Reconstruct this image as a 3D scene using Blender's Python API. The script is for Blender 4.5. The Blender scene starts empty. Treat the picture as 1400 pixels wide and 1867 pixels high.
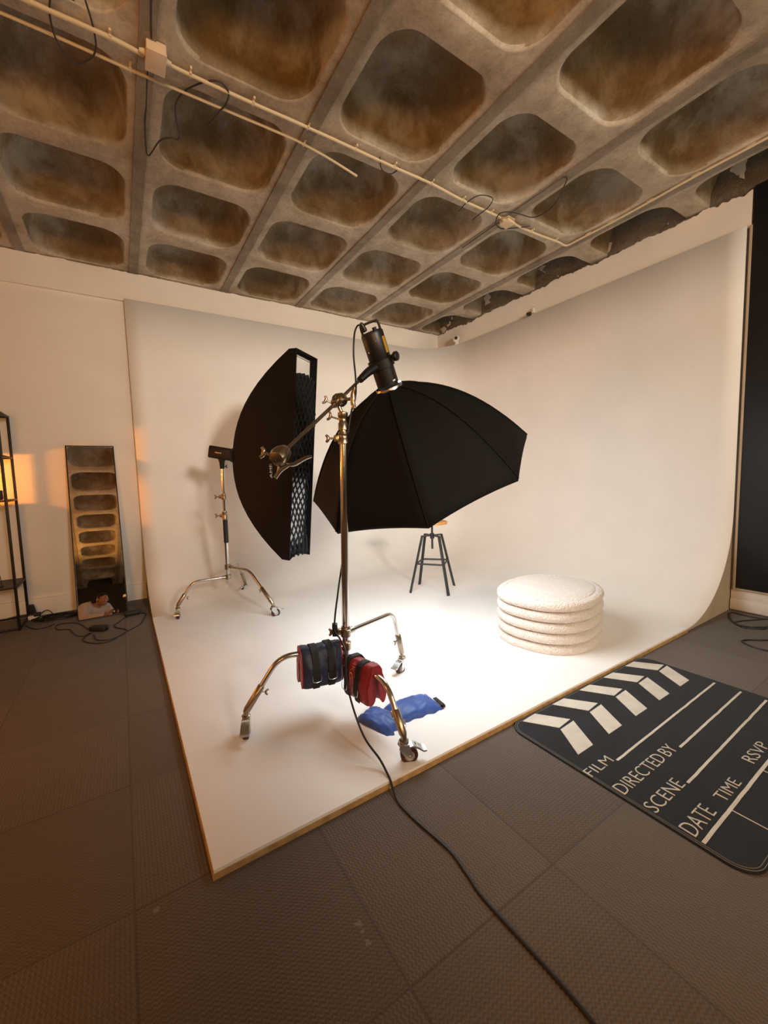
import bpy, bmesh, math, random
from math import sin, cos, pi, sqrt
from mathutils import Vector, Matrix, noise

D = bpy.data
S = bpy.context.scene
COL = S.collection
random.seed(7)

# ------------------------------------------------------------------ camera
YAW, PITCH, ROLL, FPX, CX, CY = 0.542, -0.085, -0.032, 726.9, 660.3, 930.2
cd = D.cameras.new('camera')
cam = D.objects.new('camera', cd)
COL.objects.link(cam)
S.camera = cam
_r = Vector((cos(YAW), -sin(YAW), 0))
_F = Vector((sin(YAW) * cos(PITCH), cos(YAW) * cos(PITCH), sin(PITCH)))
_u = _r.cross(_F)
R_ = cos(ROLL) * _r + sin(ROLL) * _u
U_ = -sin(ROLL) * _r + cos(ROLL) * _u
cam.matrix_world = Matrix(((R_.x, U_.x, -_F.x, 0), (R_.y, U_.y, -_F.y, 0), (R_.z, U_.z, -_F.z, 1.2), (0, 0, 0, 1)))
cd.sensor_fit = 'VERTICAL'
cd.sensor_height = 36
cd.sensor_width = 36
cd.lens = FPX / 1867 * 36
cd.shift_x = (700 - CX) / 1867
cd.shift_y = -(933.5 - CY) / 1867
cd.clip_start = 0.02

# ------------------------------------------------------------------ world, exposure, room light
S.view_settings.view_transform = 'Standard'
S.view_settings.look = 'None'
S.view_settings.gamma = 1
S.view_settings.exposure = 0.0
W = D.worlds.new('world'); S.world = W
W.use_nodes = True
W.node_tree.nodes['Background'].inputs[0].default_value = (1.0, 0.72, 0.45, 1)
W.node_tree.nodes['Background'].inputs[1].default_value = 0.05

OC = Vector((1.585, 1.976, 1.23))          # octabox rim centre
OA = Vector((0.454, 0.155, -0.877)).normalized()
OR, OD = 0.69, 0.536


def light(name, kind, loc, power, color, **kw):
    l = D.lights.new(name, kind)
    l.energy = power
    l.color = color
    for k, v in kw.items():
        if k not in ('dir',):
            setattr(l, k, v)
    o = D.objects.new(name, l)
    COL.objects.link(o)
    o.location = loc
    if 'dir' in kw:
        o.rotation_euler = Vector(kw['dir']).to_track_quat('-Z', 'Y').to_euler()
    return o


# light through the octabox diffuser
light('softbox_light', 'AREA', OC - OA * 0.055, 27, (0.9, 0.97, 1.0), shape='DISK', size=1.04, dir=OA)
# warm lamps of the room behind and to the left of the camera, plus added fills
light('room_lamp_light', 'AREA', (-1.2, -2.4, 1.7), 78, (1.0, 0.46, 0.12), shape='DISK', size=0.9, dir=(0.35, 0.85, 0.12))
light('left_lamp_light', 'POINT', (-2.3, 1.6, 1.5), 20, (1.0, 0.36, 0.07), shadow_soft_size=0.22)
light('wall_fill_light', 'AREA', (1.25, -4.2, 2.9), 44, (1.0, 0.9, 0.76), shape='DISK', size=0.8, dir=(0.17, 1, -0.09), spread=1.15)  # unseen light added behind the camera to brighten the cove walls
light('right_fill_light', 'POINT', (3.2, -1.6, 1.9), 48, (1.0, 0.8, 0.48), shadow_soft_size=0.25)  # unseen fill added on the right to lift the warm ambient
light('shelf_lamp_light', 'POINT', (-1.35, 4.53, 1.28), 60, (1.0, 0.3, 0.03), shadow_soft_size=0.035)


# ------------------------------------------------------------------ materials
def mat(name, col=(0.5, 0.5, 0.5), rough=0.6, metal=0.0, spec=None, emit=None, estr=0, noise_amt=0.0, nscale=8.0, bump=0.0, bscale=60.0, sheen=0.0, coat=0.0):
    m = D.materials.new(name)
    m.use_nodes = True
    nt = m.node_tree
    b = nt.nodes['Principled BSDF']
    b.inputs['Base Color'].default_value = (*col, 1)
    b.inputs['Roughness'].default_value = rough
    b.inputs['Metallic'].default_value = metal
    if spec is not None: b.inputs['Specular IOR Level'].default_value = spec
    if sheen: b.inputs['Sheen Weight'].default_value = sheen
    if coat: b.inputs['Coat Weight'].default_value = coat
    if emit:
        b.inputs['Emission Color'].default_value = (*emit, 1)
        b.inputs['Emission Strength'].default_value = estr
    tc = nt.nodes.new('ShaderNodeTexCoord')
    if noise_amt:
        n = nt.nodes.new('ShaderNodeTexNoise'); n.inputs['Scale'].default_value = nscale; n.inputs['Detail'].default_value = 5
        nt.links.new(tc.outputs['Object'], n.inputs['Vector'])
        cr = nt.nodes.new('ShaderNodeMapRange')
        cr.inputs['From Min'].default_value = 0.3; cr.inputs['From Max'].default_value = 0.7
        cr.inputs['To Min'].default_value = 1 - noise_amt; cr.inputs['To Max'].default_value = 1 + noise_amt
        nt.links.new(n.outputs['Fac'], cr.inputs['Value'])
        mx = nt.nodes.new('ShaderNodeVectorMath'); mx.operation = 'SCALE'
        mx.inputs[0].default_value = col
        nt.links.new(cr.outputs[0], mx.inputs['Scale'])
        nt.links.new(mx.outputs[0], b.inputs['Base Color'])
    if bump:
        n2 = nt.nodes.new('ShaderNodeTexNoise'); n2.inputs['Scale'].default_value = bscale; n2.inputs['Detail'].default_value = 4
        nt.links.new(tc.outputs['Object'], n2.inputs['Vector'])
        bp = nt.nodes.new('ShaderNodeBump'); bp.inputs['Strength'].default_value = bump; bp.inputs['Distance'].default_value = 0.01
        nt.links.new(n2.outputs['Fac'], bp.inputs['Height'])
        nt.links.new(bp.outputs[0], b.inputs['Normal'])
    return m


def srgb(r, g, b):
    f = lambda c: (c / 255) / 12.92 if c / 255 <= 0.04045 else ((c / 255 + 0.055) / 1.055) ** 2.4
    return (f(r), f(g), f(b))


M = {}
M['paint'] = mat('wall_paint', (0.82, 0.77, 0.70), 0.7, noise_amt=0.03, nscale=3, bump=0.08, bscale=25)
M['cove'] = mat('cove_paint', (0.89, 0.88, 0.86), 0.62, noise_amt=0.025, nscale=2.5, bump=0.03, bscale=12)
M['board'] = mat('raw_board_edge', (0.46, 0.29, 0.12), 0.8, noise_amt=0.25, nscale=30)
M['board2'] = mat('side_board', (0.50, 0.41, 0.30), 0.8, noise_amt=0.08, nscale=6)
M['black_panel'] = mat('black_panel', (0.0055, 0.0055, 0.0075), 0.5, noise_amt=0.1)
M['chrome'] = mat('chrome_steel', (0.62, 0.60, 0.57), 0.16, 1.0, noise_amt=0.04, nscale=20)
M['castmetal'] = mat('cast_metal', (0.40, 0.34, 0.26), 0.30, 1.0, noise_amt=0.15, nscale=60)
M['zinc'] = mat('zinc_plate', (0.66, 0.67, 0.66), 0.3, 1.0, noise_amt=0.08, nscale=30)
M['rubber_red'] = mat('wheel_rubber', (0.045, 0.014, 0.012), 0.45)
M['hubgrey'] = mat('wheel_hub', (0.30, 0.27, 0.25), 0.5)
M['fabric_black'] = mat('softbox_fabric', (0.0034, 0.0026, 0.0022), 0.75, spec=0.25, bump=0.12, bscale=14)
M['plastic_black'] = mat('black_plastic', (0.008, 0.007, 0.007), 0.42)
M['rubber_black'] = mat('black_rubber', (0.012, 0.012, 0.012), 0.55)
M['diffuser'] = mat('diffuser_cloth', (0.85, 0.84, 0.82), 0.8)
M['diffuser_on'] = mat('lit_diffuser', (0.9, 0.9, 0.9), 0.8, emit=(1.0, 0.96, 0.9), estr=0.4)
M['leak'] = mat('light_gap', (0.9, 0.9, 0.9), 0.8, emit=(0.95, 1.0, 0.96), estr=2.2)
M['grid'] = mat('grid_cloth', (0.012, 0.012, 0.014), 0.8)
M['silver'] = mat('silver_lining', (0.75, 0.75, 0.76), 0.3, 0.8, bump=0.3, bscale=30)
M['navy'] = mat('navy_nylon', (0.012, 0.018, 0.050), 0.5, noise_amt=0.2, nscale=20, bump=0.35, bscale=22, sheen=0.1)
M['red'] = mat('red_nylon', (0.27, 0.008, 0.018), 0.5, noise_amt=0.15, nscale=20, bump=0.35, bscale=22, sheen=0.1)
M['blue'] = mat('blue_nylon', (0.022, 0.075, 0.32), 0.5, noise_amt=0.18, nscale=14, bump=0.5, bscale=16, sheen=0.1)
M['strap'] = mat('black_webbing', (0.010, 0.009, 0.010), 0.7, bump=0.3, bscale=120)
M['letter_red'] = mat('bag_print', (0.85, 0.36, 0.26), 0.6)
M['yellow'] = mat('yellow_label', (0.42, 0.23, 0.012), 0.5)
M['wood_seat'] = mat('seat_wood', (0.62, 0.29, 0.08), 0.5, noise_amt=0.2, nscale=12)
M['stool_metal'] = mat('stool_metal', (0.035, 0.036, 0.038), 0.45, 0.3)
M['rug'] = mat('rug_pile', (0.0085, 0.0125, 0.0175), 0.95, noise_amt=0.28, nscale=7, bump=0.35, bscale=150, sheen=0.05)
M['rug_white'] = mat('rug_print', (0.66, 0.62, 0.54), 0.95, noise_amt=0.10, nscale=14, bump=0.3, bscale=150)
M['stitch'] = mat('rug_stitch', (0.20, 0.19, 0.17), 0.9)
M['conduit'] = mat('cream_cable', (0.66, 0.54, 0.35), 0.6)
M['jbox'] = mat('cream_plastic', (0.72, 0.56, 0.38), 0.5)
M['wire'] = mat('dark_wire', (0.035, 0.028, 0.022), 0.6)
M['cable'] = mat('black_cable', (0.010, 0.010, 0.011), 0.45)
M['shelf'] = mat('shelf_metal', (0.014, 0.009, 0.007), 0.5, 0.2)
M['shelf_board'] = mat('shelf_board', (0.03, 0.02, 0.014), 0.5)
M['white_plastic'] = mat('white_plastic', (0.75, 0.72, 0.68), 0.4)
M['lamp_glow'] = mat('lamp_glow', (0.9, 0.6, 0.3), 0.6, emit=(1.0, 0.55, 0.18), estr=0.4)
M['skin'] = mat('skin', (0.42, 0.21, 0.13), 0.55, noise_amt=0.05)
M['shirt'] = mat('pale_shirt', (0.62, 0.60, 0.66), 0.8, bump=0.3, bscale=18)
M['trousers'] = mat('dark_trousers', (0.02, 0.02, 0.03), 0.8)
M['hair'] = mat('dark_hair', (0.012, 0.007, 0.005), 0.6, bump=0.5, bscale=120)
M['shoe'] = mat('dark_shoe', (0.02, 0.015, 0.012), 0.5)
M['dark_wall'] = mat('dark_brown_wall', (0.035, 0.022, 0.014), 0.8, noise_amt=0.3, nscale=3)
M['orange_led'] = mat('orange_lamp', (1, 0.5, 0.15), 0.5, emit=(1.0, 0.33, 0.05), estr=14)
M['paper'] = mat('white_sticker', (0.75, 0.78, 0.77), 0.5)
M['print'] = mat('grey_print', (0.10, 0.12, 0.12), 0.6)

# boucle
m = mat('boucle_fabric', (0.76, 0.70, 0.645), 0.95, sheen=0.3)
M['boucle'] = m
nt = m.node_tree; b = nt.nodes['Principled BSDF']
tc = nt.nodes.new('ShaderNodeTexCoord'); v = nt.nodes.new('ShaderNodeTexVoronoi'); v.inputs['Scale'].default_value = 120
n = nt.nodes.new('ShaderNodeTexNoise'); n.inputs['Scale'].default_value = 60
nt.links.new(tc.outputs['Object'], v.inputs['Vector']); nt.links.new(tc.outputs['Object'], n.inputs['Vector'])
ad = nt.nodes.new('ShaderNodeMath'); ad.operation = 'SUBTRACT'
nt.links.new(n.outputs['Fac'], ad.inputs[0]); nt.links.new(v.outputs['Distance'], ad.inputs[1])
bp = nt.nodes.new('ShaderNodeBump'); bp.inputs['Strength'].default_value = 0.9; bp.inputs['Distance'].default_value = 0.007
nt.links.new(ad.outputs[0], bp.inputs['Height']); nt.links.new(bp.outputs[0], b.inputs['Normal'])

# mirror glass
m = mat('mirror_glass', (0.80, 0.78, 0.74), 0.01, 1.0); M['mirror'] = m


def mathn(nt, op, a, b_=None, c=None):
    n = nt.nodes.new('ShaderNodeMath'); n.operation = op
    for i, x in enumerate((a, b_, c)):
        if x is None: continue
        if isinstance(x, (int, float)): n.inputs[i].default_value = x
        else: nt.links.new(x, n.inputs[i])
    return n.outputs[0]


def mixcol(nt, f, a, b_, mode='MIX'):
    n = nt.nodes.new('ShaderNodeMix'); n.data_type = 'RGBA'; n.blend_type = mode
    if isinstance(f, (int, float)): n.inputs[0].default_value = f
    else: nt.links.new(f, n.inputs[0])
    for i, x in ((6, a), (7, b_)):
        if isinstance(x, tuple): n.inputs[i].default_value = (*x[:3], 1)
        else: nt.links.new(x, n.inputs[i])
    return n.outputs[2]


def ramp(nt, f, stops):
    n = nt.nodes.new('ShaderNodeValToRGB')
    el = n.color_ramp.elements
    while len(el) < len(stops): el.new(0.5)
    for e, (p, c) in zip(el, stops):
        e.position = p; e.color = (*c, 1)
    nt.links.new(f, n.inputs[0]); return n.outputs[0]


def noisen(nt, vec, scale, detail=6, rough=0.6, dist=0.0):
    n = nt.nodes.new('ShaderNodeTexNoise'); n.inputs['Scale'].default_value = scale; n.inputs['Detail'].default_value = detail
    n.inputs['Roughness'].default_value = rough; n.inputs['Distortion'].default_value = dist
    nt.links.new(vec, n.inputs['Vector']); return n.outputs['Fac']


# concrete ceiling
def concrete(name, dark=1.0, roughbump=0.35, rub=0.0, bounce_grey=0.0, cols=((0.33, 0.265, 0.19), (0.49, 0.41, 0.31), (0.62, 0.55, 0.45))):
    m = mat(name, (0.3, 0.26, 0.2), 0.85); nt = m.node_tree; b = nt.nodes['Principled BSDF']
    tc = nt.nodes.new('ShaderNodeTexCoord'); P = tc.outputs['Object']
    n1 = noisen(nt, P, 1.7, 8, 0.65, 0.4); n2 = noisen(nt, P, 9, 8, 0.7); n3 = noisen(nt, P, 55, 5, 0.7)
    c = ramp(nt, n1, [(0.30, tuple(x * dark for x in cols[0])), (0.50, tuple(x * dark for x in cols[1])), (0.68, tuple(x * dark for x in cols[2]))])
    c = mixcol(nt, 0.75, c, ramp(nt, n2, [(0.28, (0.62, 0.60, 0.58)), (0.5, (0.95, 0.95, 0.95)), (0.75, (1.25, 1.24, 1.22))]), 'MULTIPLY')
    c = mixcol(nt, 0.45, c, ramp(nt, n3, [(0.3, (0.6, 0.6, 0.6)), (0.6, (1.1, 1.1, 1.1))]), 'MULTIPLY')
    if bounce_grey:  # light grey patches paint in the softbox bounce
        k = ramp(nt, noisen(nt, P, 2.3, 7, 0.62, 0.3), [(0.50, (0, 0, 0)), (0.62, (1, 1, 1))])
        c = mixcol(nt, mathn(nt, 'MULTIPLY', k, bounce_grey), c, (0.62, 0.60, 0.54))
    nt.links.new(c, b.inputs['Base Color'])
    h = mathn(nt, 'ADD', mathn(nt, 'MULTIPLY', n2, 1.2 + rub), mathn(nt, 'MULTIPLY', n3, 0.5))
    bp = nt.nodes.new('ShaderNodeBump'); bp.inputs['Strength'].default_value = roughbump; bp.inputs['Distance'].default_value = 0.02 + rub * 0.03
    nt.links.new(h, bp.inputs['Height']); nt.links.new(bp.outputs[0], b.inputs['Normal'])
    return m


M['concrete'] = concrete('concrete_ceiling')
M['concrete_pan'] = concrete('lamp_tinted_concrete', bounce_grey=0.5, cols=((0.19, 0.125, 0.055), (0.31, 0.235, 0.14), (0.54, 0.49, 0.40)))  # brown colour paints shade and orange lamp light into the coffers
M['concrete_dark'] = concrete('rib_concrete', 0.58, 0.6)
M['concrete_rough'] = concrete('broken_concrete', 0.85, 1.0, 1.5)

# carpet tiles
m = mat('carpet_tiles', (0.14, 0.12, 0.1), 0.95, sheen=0.1); M['carpet'] = m
nt = m.node_tree; b = nt.nodes['Principled BSDF']
tc = nt.nodes.new('ShaderNodeTexCoord'); P = tc.outputs['Object']
sx = nt.nodes.new('ShaderNodeSeparateXYZ'); nt.links.new(P, sx.inputs[0])
TS = 0.549
ux = mathn(nt, 'DIVIDE', mathn(nt, 'ADD', sx.outputs[0], 0.05 + 0.549 * 40), TS); uy = mathn(nt, 'DIVIDE', mathn(nt, 'ADD', sx.outputs[1], -0.678 + 0.549 * 40), TS)
ix = mathn(nt, 'FLOOR', ux); iy = mathn(nt, 'FLOOR', uy)
cmb = nt.nodes.new('ShaderNodeCombineXYZ'); nt.links.new(ix, cmb.inputs[0]); nt.links.new(iy, cmb.inputs[1])
wn = nt.nodes.new('ShaderNodeTexWhiteNoise'); wn.noise_dimensions = '2D'; nt.links.new(cmb.outputs[0], wn.inputs['Vector'])
chk = mathn(nt, 'MODULO', mathn(nt, 'ADD', ix, iy), 2)
tile = mathn(nt, 'ADD', mathn(nt, 'MULTIPLY', chk, 0.6), mathn(nt, 'MULTIPLY', wn.outputs['Value'], 0.4))
col = mixcol(nt, tile, (0.143, 0.115, 0.092), (0.159, 0.129, 0.105))
n1 = noisen(nt, P, 1.2, 5); n2 = noisen(nt, P, 240, 3, 0.8)
col = mixcol(nt, 0.6, col, ramp(nt, n1, [(0.3, (0.8, 0.78, 0.76)), (0.7, (1.15, 1.15, 1.15))]), 'MULTIPLY')
col = mixcol(nt, 0.5, col, ramp(nt, n2, [(0.3, (0.5, 0.5, 0.5)), (0.7, (1.4, 1.4, 1.4))]), 'MULTIPLY')
# ribs: zigzag cords running one way or the other per tile
rib = lambda t, across: mathn(nt, 'SINE', mathn(nt, 'ADD', mathn(nt, 'MULTIPLY', t, 560), mathn(nt, 'MULTIPLY', mathn(nt, 'SINE', mathn(nt, 'MULTIPLY', across, 420)), 1.2)))
ra = rib(sx.outputs[0], sx.outputs[1]); rb = rib(sx.outputs[1], sx.outputs[0])
rr = mathn(nt, 'ADD', mathn(nt, 'MULTIPLY', ra, chk), mathn(nt, 'MULTIPLY', rb, mathn(nt, 'SUBTRACT', 1, chk)))
col = mixcol(nt, mathn(nt, 'MULTIPLY_ADD', rr, 0.18, 0.2), col, (0.035, 0.030, 0.026))
# worn pale spots
sp = ramp(nt, noisen(nt, P, 5.5, 4, 0.7, 0.8), [(0.74, (0, 0, 0)), (0.78, (1, 1, 1))])
col = mixcol(nt, mathn(nt, 'MULTIPLY', sp, 0.35), col, (0.24, 0.21, 0.18))
for px_, py_, pr_ in ((0.465, 0.862, 0.020), (0.468, 0.838, 0.015), (0.462, 0.808, 0.018), (0.41, 0.53, 0.016), (0.0, 1.2, 0.02), (3.40, 1.10, 0.014), (3.0, 1.06, 0.013)):
    dx = mathn(nt, 'SUBTRACT', sx.outputs[0], px_); dy = mathn(nt, 'SUBTRACT', sx.outputs[1], py_)
    dd0 = mathn(nt, 'SQRT', mathn(nt, 'ADD', mathn(nt, 'MULTIPLY', dx, dx), mathn(nt, 'MULTIPLY', dy, dy)))
    mk = mathn(nt, 'LESS_THAN', mathn(nt, 'ADD', dd0, mathn(nt, 'MULTIPLY', noisen(nt, P, 70, 2), 0.03)), pr_ + 0.004)
    col = mixcol(nt, mathn(nt, 'MULTIPLY', mk, 0.30), col, (0.40, 0.35, 0.29))
# seams
fx = mathn(nt, 'FRACT', ux); fy = mathn(nt, 'FRACT', uy)
ed = mathn(nt, 'MINIMUM', mathn(nt, 'MINIMUM', fx, mathn(nt, 'SUBTRACT', 1, fx)), mathn(nt, 'MINIMUM', fy, mathn(nt, 'SUBTRACT', 1, fy)))
col = mixcol(nt, mathn(nt, 'MULTIPLY', mathn(nt, 'LESS_THAN', ed, 0.006), 0.4), col, (0.03, 0.027, 0.024))
nt.links.new(col, b.inputs['Base Color'])
bp = nt.nodes.new('ShaderNodeBump'); bp.inputs['Strength'].default_value = 0.5; bp.inputs['Distance'].default_value = 0.002
nt.links.new(mathn(nt, 'ADD', rr, n2), bp.inputs['Height']); nt.links.new(bp.outputs[0], b.inputs['Normal'])


# ------------------------------------------------------------------ mesh helpers
def wloc(o):
    v = Vector((0, 0, 0))
    while o is not None:
        v += o.location; o = o.parent
    return v


def build(name, bm, material, parent=None, smooth=True, angle=40):
    """link a bmesh written in world coordinates as one mesh object"""
    off = wloc(parent) if parent is not None else Vector((0, 0, 0))
    bmesh.ops.recalc_face_normals(bm, faces=bm.faces)
    if off.length: bmesh.ops.translate(bm, verts=bm.verts, vec=-off)
    me = D.meshes.new(name)
    if smooth:
        for f in bm.faces: f.smooth = True
        lim = math.radians(angle)
        for e in bm.edges:
            if len(e.link_faces) == 2 and e.calc_face_angle(0) > lim: e.smooth = False
    bm.to_mesh(me); bm.free()
    me.materials.append(M[material] if isinstance(material, str) else material)
    o = D.objects.new(name, me); COL.objects.link(o)
    if parent is not None: o.parent = parent
    return o


def tag(o, label, cat, group=None):
    o['label'] = label; o['category'] = cat
    if group: o['group'] = group
    return o


def thing(name, label, cat, loc, group=None):
    o = D.objects.new(name, None); COL.objects.link(o); o.location = Vector(loc); o.empty_display_size = 0.05
    return tag(o, label, cat, group)


def struct(name, bm, material, **k):
    o = build(name, bm, material, **k); o['kind'] = 'structure'; return o


def recentre(o):
    """move a single-mesh thing's origin to its own base"""
    xs = [v.co for v in o.data.vertices]
    c = Vector(((min(v.x for v in xs) + max(v.x for v in xs)) / 2, (min(v.y for v in xs) + max(v.y for v in xs)) / 2, min(v.z for v in xs)))
    for v in o.data.vertices: v.co -= c
    o.location = c
    return o


def frame(d, up=(0, 0, 1)):
    d = Vector(d).normalized(); up = Vector(up)
    if abs(d.dot(up.normalized())) > 0.98: up = Vector((1, 0, 0)) if abs(d.x) < 0.9 else Vector((0, 1, 0))
    x = up.cross(d).normalized(); y = d.cross(x).normalized()
    return x, y, d


def box(bm, c, size, ax=None, bev=0.0, seg=2):
    """box centred at c with full sizes along axes ax (3 vectors)"""
    ax = ax or (Vector((1, 0, 0)), Vector((0, 1, 0)), Vector((0, 0, 1)))
    c = Vector(c); vs = []
    for i in (-1, 1):
        for j in (-1, 1):
            for k in (-1, 1):
                vs.append(bm.verts.new(c + ax[0] * (i * size[0] / 2) + ax[1] * (j * size[1] / 2) + ax[2] * (k * size[2] / 2)))
    fs = []
    for q in ((0, 1, 3, 2), (4, 6, 7, 5), (0, 4, 5, 1), (2, 3, 7, 6), (0, 2, 6, 4), (1, 5, 7, 3)):
        fs.append(bm.faces.new([vs[i] for i in q]))
    if bev > 0:
        es = {e for f in fs for e in f.edges}
        bmesh.ops.bevel(bm, geom=list(es), offset=bev, segments=seg, affect='EDGES', profile=0.5)


def ring_loft(bm, rings, cap=True, closed=True):
    vr = [[bm.verts.new(p) for p in r] for r in rings]
    n = len(vr[0])
    for a, b_ in zip(vr, vr[1:]):
        for i in range(n if closed else n - 1):
            j = (i + 1) % n
            bm.faces.new((a[i], a[j], b_[j], b_[i]))
    if cap and closed:
        bm.faces.new(vr[0]); bm.faces.new(vr[-1][::-1])
    return vr


def cyl(bm, a, b_, r, r2=None, n=20):
    a, b_ = Vector(a), Vector(b_); r2 = r if r2 is None else r2
    x, y, _ = frame(b_ - a)
    ring_loft(bm, [[p + x * (q * cos(2 * pi * i / n)) + y * (q * sin(2 * pi * i / n)) for i in range(n)] for p, q in ((a, r), (b_, r2))])


def lathe(bm, prof, o=(0, 0, 0), d=(0, 0, 1), n=24):
    """profile list of (radius, along)"""
    o = Vector(o); x, y, dd = frame(d)
    ring_loft(bm, [[o + dd * t + x * (r * cos(2 * pi * i / n)) + y * (r * sin(2 * pi * i / n)) for i in range(n)] for r, t in prof])


def catmull(pts, k=8, closed=False):
    P = [Vector(p) for p in pts]
    if len(P) < 3: return P
    out = []
    n = len(P)
    rng = range(n) if closed else range(n - 1)
    for i in rng:
        if closed: p0, p1, p2, p3 = P[(i - 1) % n], P[i], P[(i + 1) % n], P[(i + 2) % n]
        else: p0, p1, p2, p3 = P[max(i - 1, 0)], P[i], P[i + 1], P[min(i + 2, n - 1)]
        for s in range(k):
            t = s / k
            out.append(0.5 * ((2 * p1) + (p2 - p0) * t + (2 * p0 - 5 * p1 + 4 * p2 - p3) * t * t + (3 * p1 - p0 - 3 * p2 + p3) * t ** 3))
    if not closed: out.append(P[-1])
    return out


def tube(bm, pts, r, n=10, smooth=6, closed=False, flat=None):
    pts = catmull(pts, smooth, closed) if smooth else [Vector(p) for p in pts]
    N = len(pts); rings = []; px = None
    for i, p in enumerate(pts):
        a = pts[(i - 1) % N] if closed else pts[max(i - 1, 0)]
        b_ = pts[(i + 1) % N] if closed else pts[min(i + 1, N - 1)]
        d = (b_ - a)
        d = d.normalized() if d.length > 1e-9 else Vector((0, 0, 1))
        if px is None: x = frame(d)[0]
        else:
            x = px - d * px.dot(d)
            x = x.normalized() if x.length > 1e-6 else frame(d)[0]
        y = d.cross(x); px = x
        rr = r(i / max(N - 1, 1)) if callable(r) else r
        ry = rr * (flat or 1)
        rings.append([p + x * (rr * cos(2 * pi * k / n)) + y * (ry * sin(2 * pi * k / n)) for k in range(n)])
    if closed:
        rings.append(rings[0][:])
        ring_loft(bm, rings, cap=False)
        bmesh.ops.remove_doubles(bm, verts=bm.verts, dist=1e-6)
    else: ring_loft(bm, rings)


def sphere(bm, c, r, sc=(1, 1, 1), ax=None, u=20, v=12):
    c = Vector(c); ax = ax or (Vector((1, 0, 0)), Vector((0, 1, 0)), Vector((0, 0, 1)))
    rings = []
    for j in range(1, v):
        t = pi * j / v
        rings.append([c + ax[0] * (r * sc[0] * sin(t) * cos(2 * pi * i / u)) + ax[1] * (r * sc[1] * sin(t) * sin(2 * pi * i / u)) + ax[2] * (r * sc[2] * cos(t)) for i in range(u)])
    vr = ring_loft(bm, rings, cap=False)
    a = bm.verts.new(c + ax[2] * (r * sc[2])); b_ = bm.verts.new(c - ax[2] * (r * sc[2]))
    for i in range(u):
        j = (i + 1) % u
        bm.faces.new((a, vr[0][j], vr[0][i])); bm.faces.new((b_, vr[-1][i], vr[-1][j]))


def poly_prism(bm, pts, depth, ax_x, ax_y, o, nrm):
    """extrude a 2-D outline"""
    o = Vector(o)
    a = [o + ax_x * p[0] + ax_y * p[1] for p in pts]
    ring_loft(bm, [a, [q + nrm * depth for q in a]])


def NB(): return bmesh.new()


def text_bm(s, size, origin, xdir, ydir, width=None, height=None, depth=0.0015, extra=0.0):
    cu = D.curves.new('txt', 'FONT'); cu.body = s; cu.size = 1.0; cu.extrude = 0.0; cu.offset = extra
    cu.resolution_u = 3
    o = D.objects.new('txt', cu); COL.objects.link(o)
    bpy.context.view_layer.update()
    me = D.meshes.new_from_object(o.evaluated_get(bpy.context.evaluated_depsgraph_get()))
    D.objects.remove(o); D.curves.remove(cu)
    bm = NB(); bm.from_mesh(me); D.meshes.remove(me)
    xs = [v.co.x for v in bm.verts]; ys = [v.co.y for v in bm.verts]
    x0, x1, y0, y1 = min(xs), max(xs), min(ys), max(ys)
    sx_ = (width / (x1 - x0)) if width else size; sy_ = (height / (y1 - y0)) if height else size
    xd, yd = Vector(xdir).normalized(), Vector(ydir).normalized(); zd = xd.cross(yd)
    g = bmesh.ops.extrude_face_region(bm, geom=list(bm.faces))
    top = [e for e in g['geom'] if isinstance(e, bmesh.types.BMVert)]
    for v in top: v.co.z = 1
    for v in bm.verts:
        c = v.co.copy()
        v.co = Vector(origin) + xd * ((c.x - x0) * sx_) + yd * ((c.y - y0) * sy_) + zd * (depth * c.z)
    return bm


def merge(bm, other):
    me = D.meshes.new('tmp'); other.to_mesh(me); other.free(); bm.from_mesh(me); D.meshes.remove(me)


# ================================================================== ROOM
XW, YW, H, ZT, X0, Y0 = 4.25, 4.693, 3.283, 3.006, 0.158, 1.197
XL, YF = -3.6, -4.75

bm = NB(); box(bm, ((XL + XW) / 2, (YF + YW) / 2, -0.05), (XW - XL + 0.6, YW - YF + 0.6, 0.1)); struct('floor', bm, 'carpet', smooth=False)

# ceiling of rounded concrete coffers
CAX, CPX, CAY, CPY = 1.574, 0.871, 1.926, 0.804
bm = NB()
NQ = 13


def rrect(hx, hy, r):
    """rounded rectangle outline with 4*NQ points, starting mid-corner"""
    out = []
    for q, (sx_, sy_) in enumerate(((1, 1), (-1, 1), (-1, -1), (1, -1))):
        for i in range(NQ):
            a = q * pi / 2 + (i / (NQ - 1)) * pi / 2
            out.append((sx_ * (hx - r) + r * cos(a), sy_ * (hy - r) + r * sin(a)))
    return out


def cellpts(hx, hy):
    out = []
    for q, (sx_, sy_) in enumerate(((1, 1), (-1, 1), (-1, -1), (1, -1))):
        for i in range(NQ):
            t = i / (NQ - 1)
            a = q * pi / 2
            # walk from middle-ish of side to corner and on
            if t <= 0.5: s = t * 2; p0, p1 = (hx, hy - 0.2), (hx, hy)
            else: s = t * 2 - 1; p0, p1 = (hx, hy), (hx - 0.2, hy)
            x, y = p0[0] + (p1[0] - p0[0]) * s, p0[1] + (p1[1] - p0[1]) * s
            if q == 0: out.append((x, y))
            elif q == 1: x_, y_ = (hx - (0 if False else 0), 0), 0; out.append(None)
            else: out.append(None)
    # fill the other quadrants by symmetry (ordering counter-clockwise)
    q0 = out[:NQ]
    res = list(q0)
    res += [(-x, y) for x, y in q0[::-1]]
    res += [(-x, -y) for x, y in q0]
    res += [(x, -y) for x, y in q0[::-1]]
    return res


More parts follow.
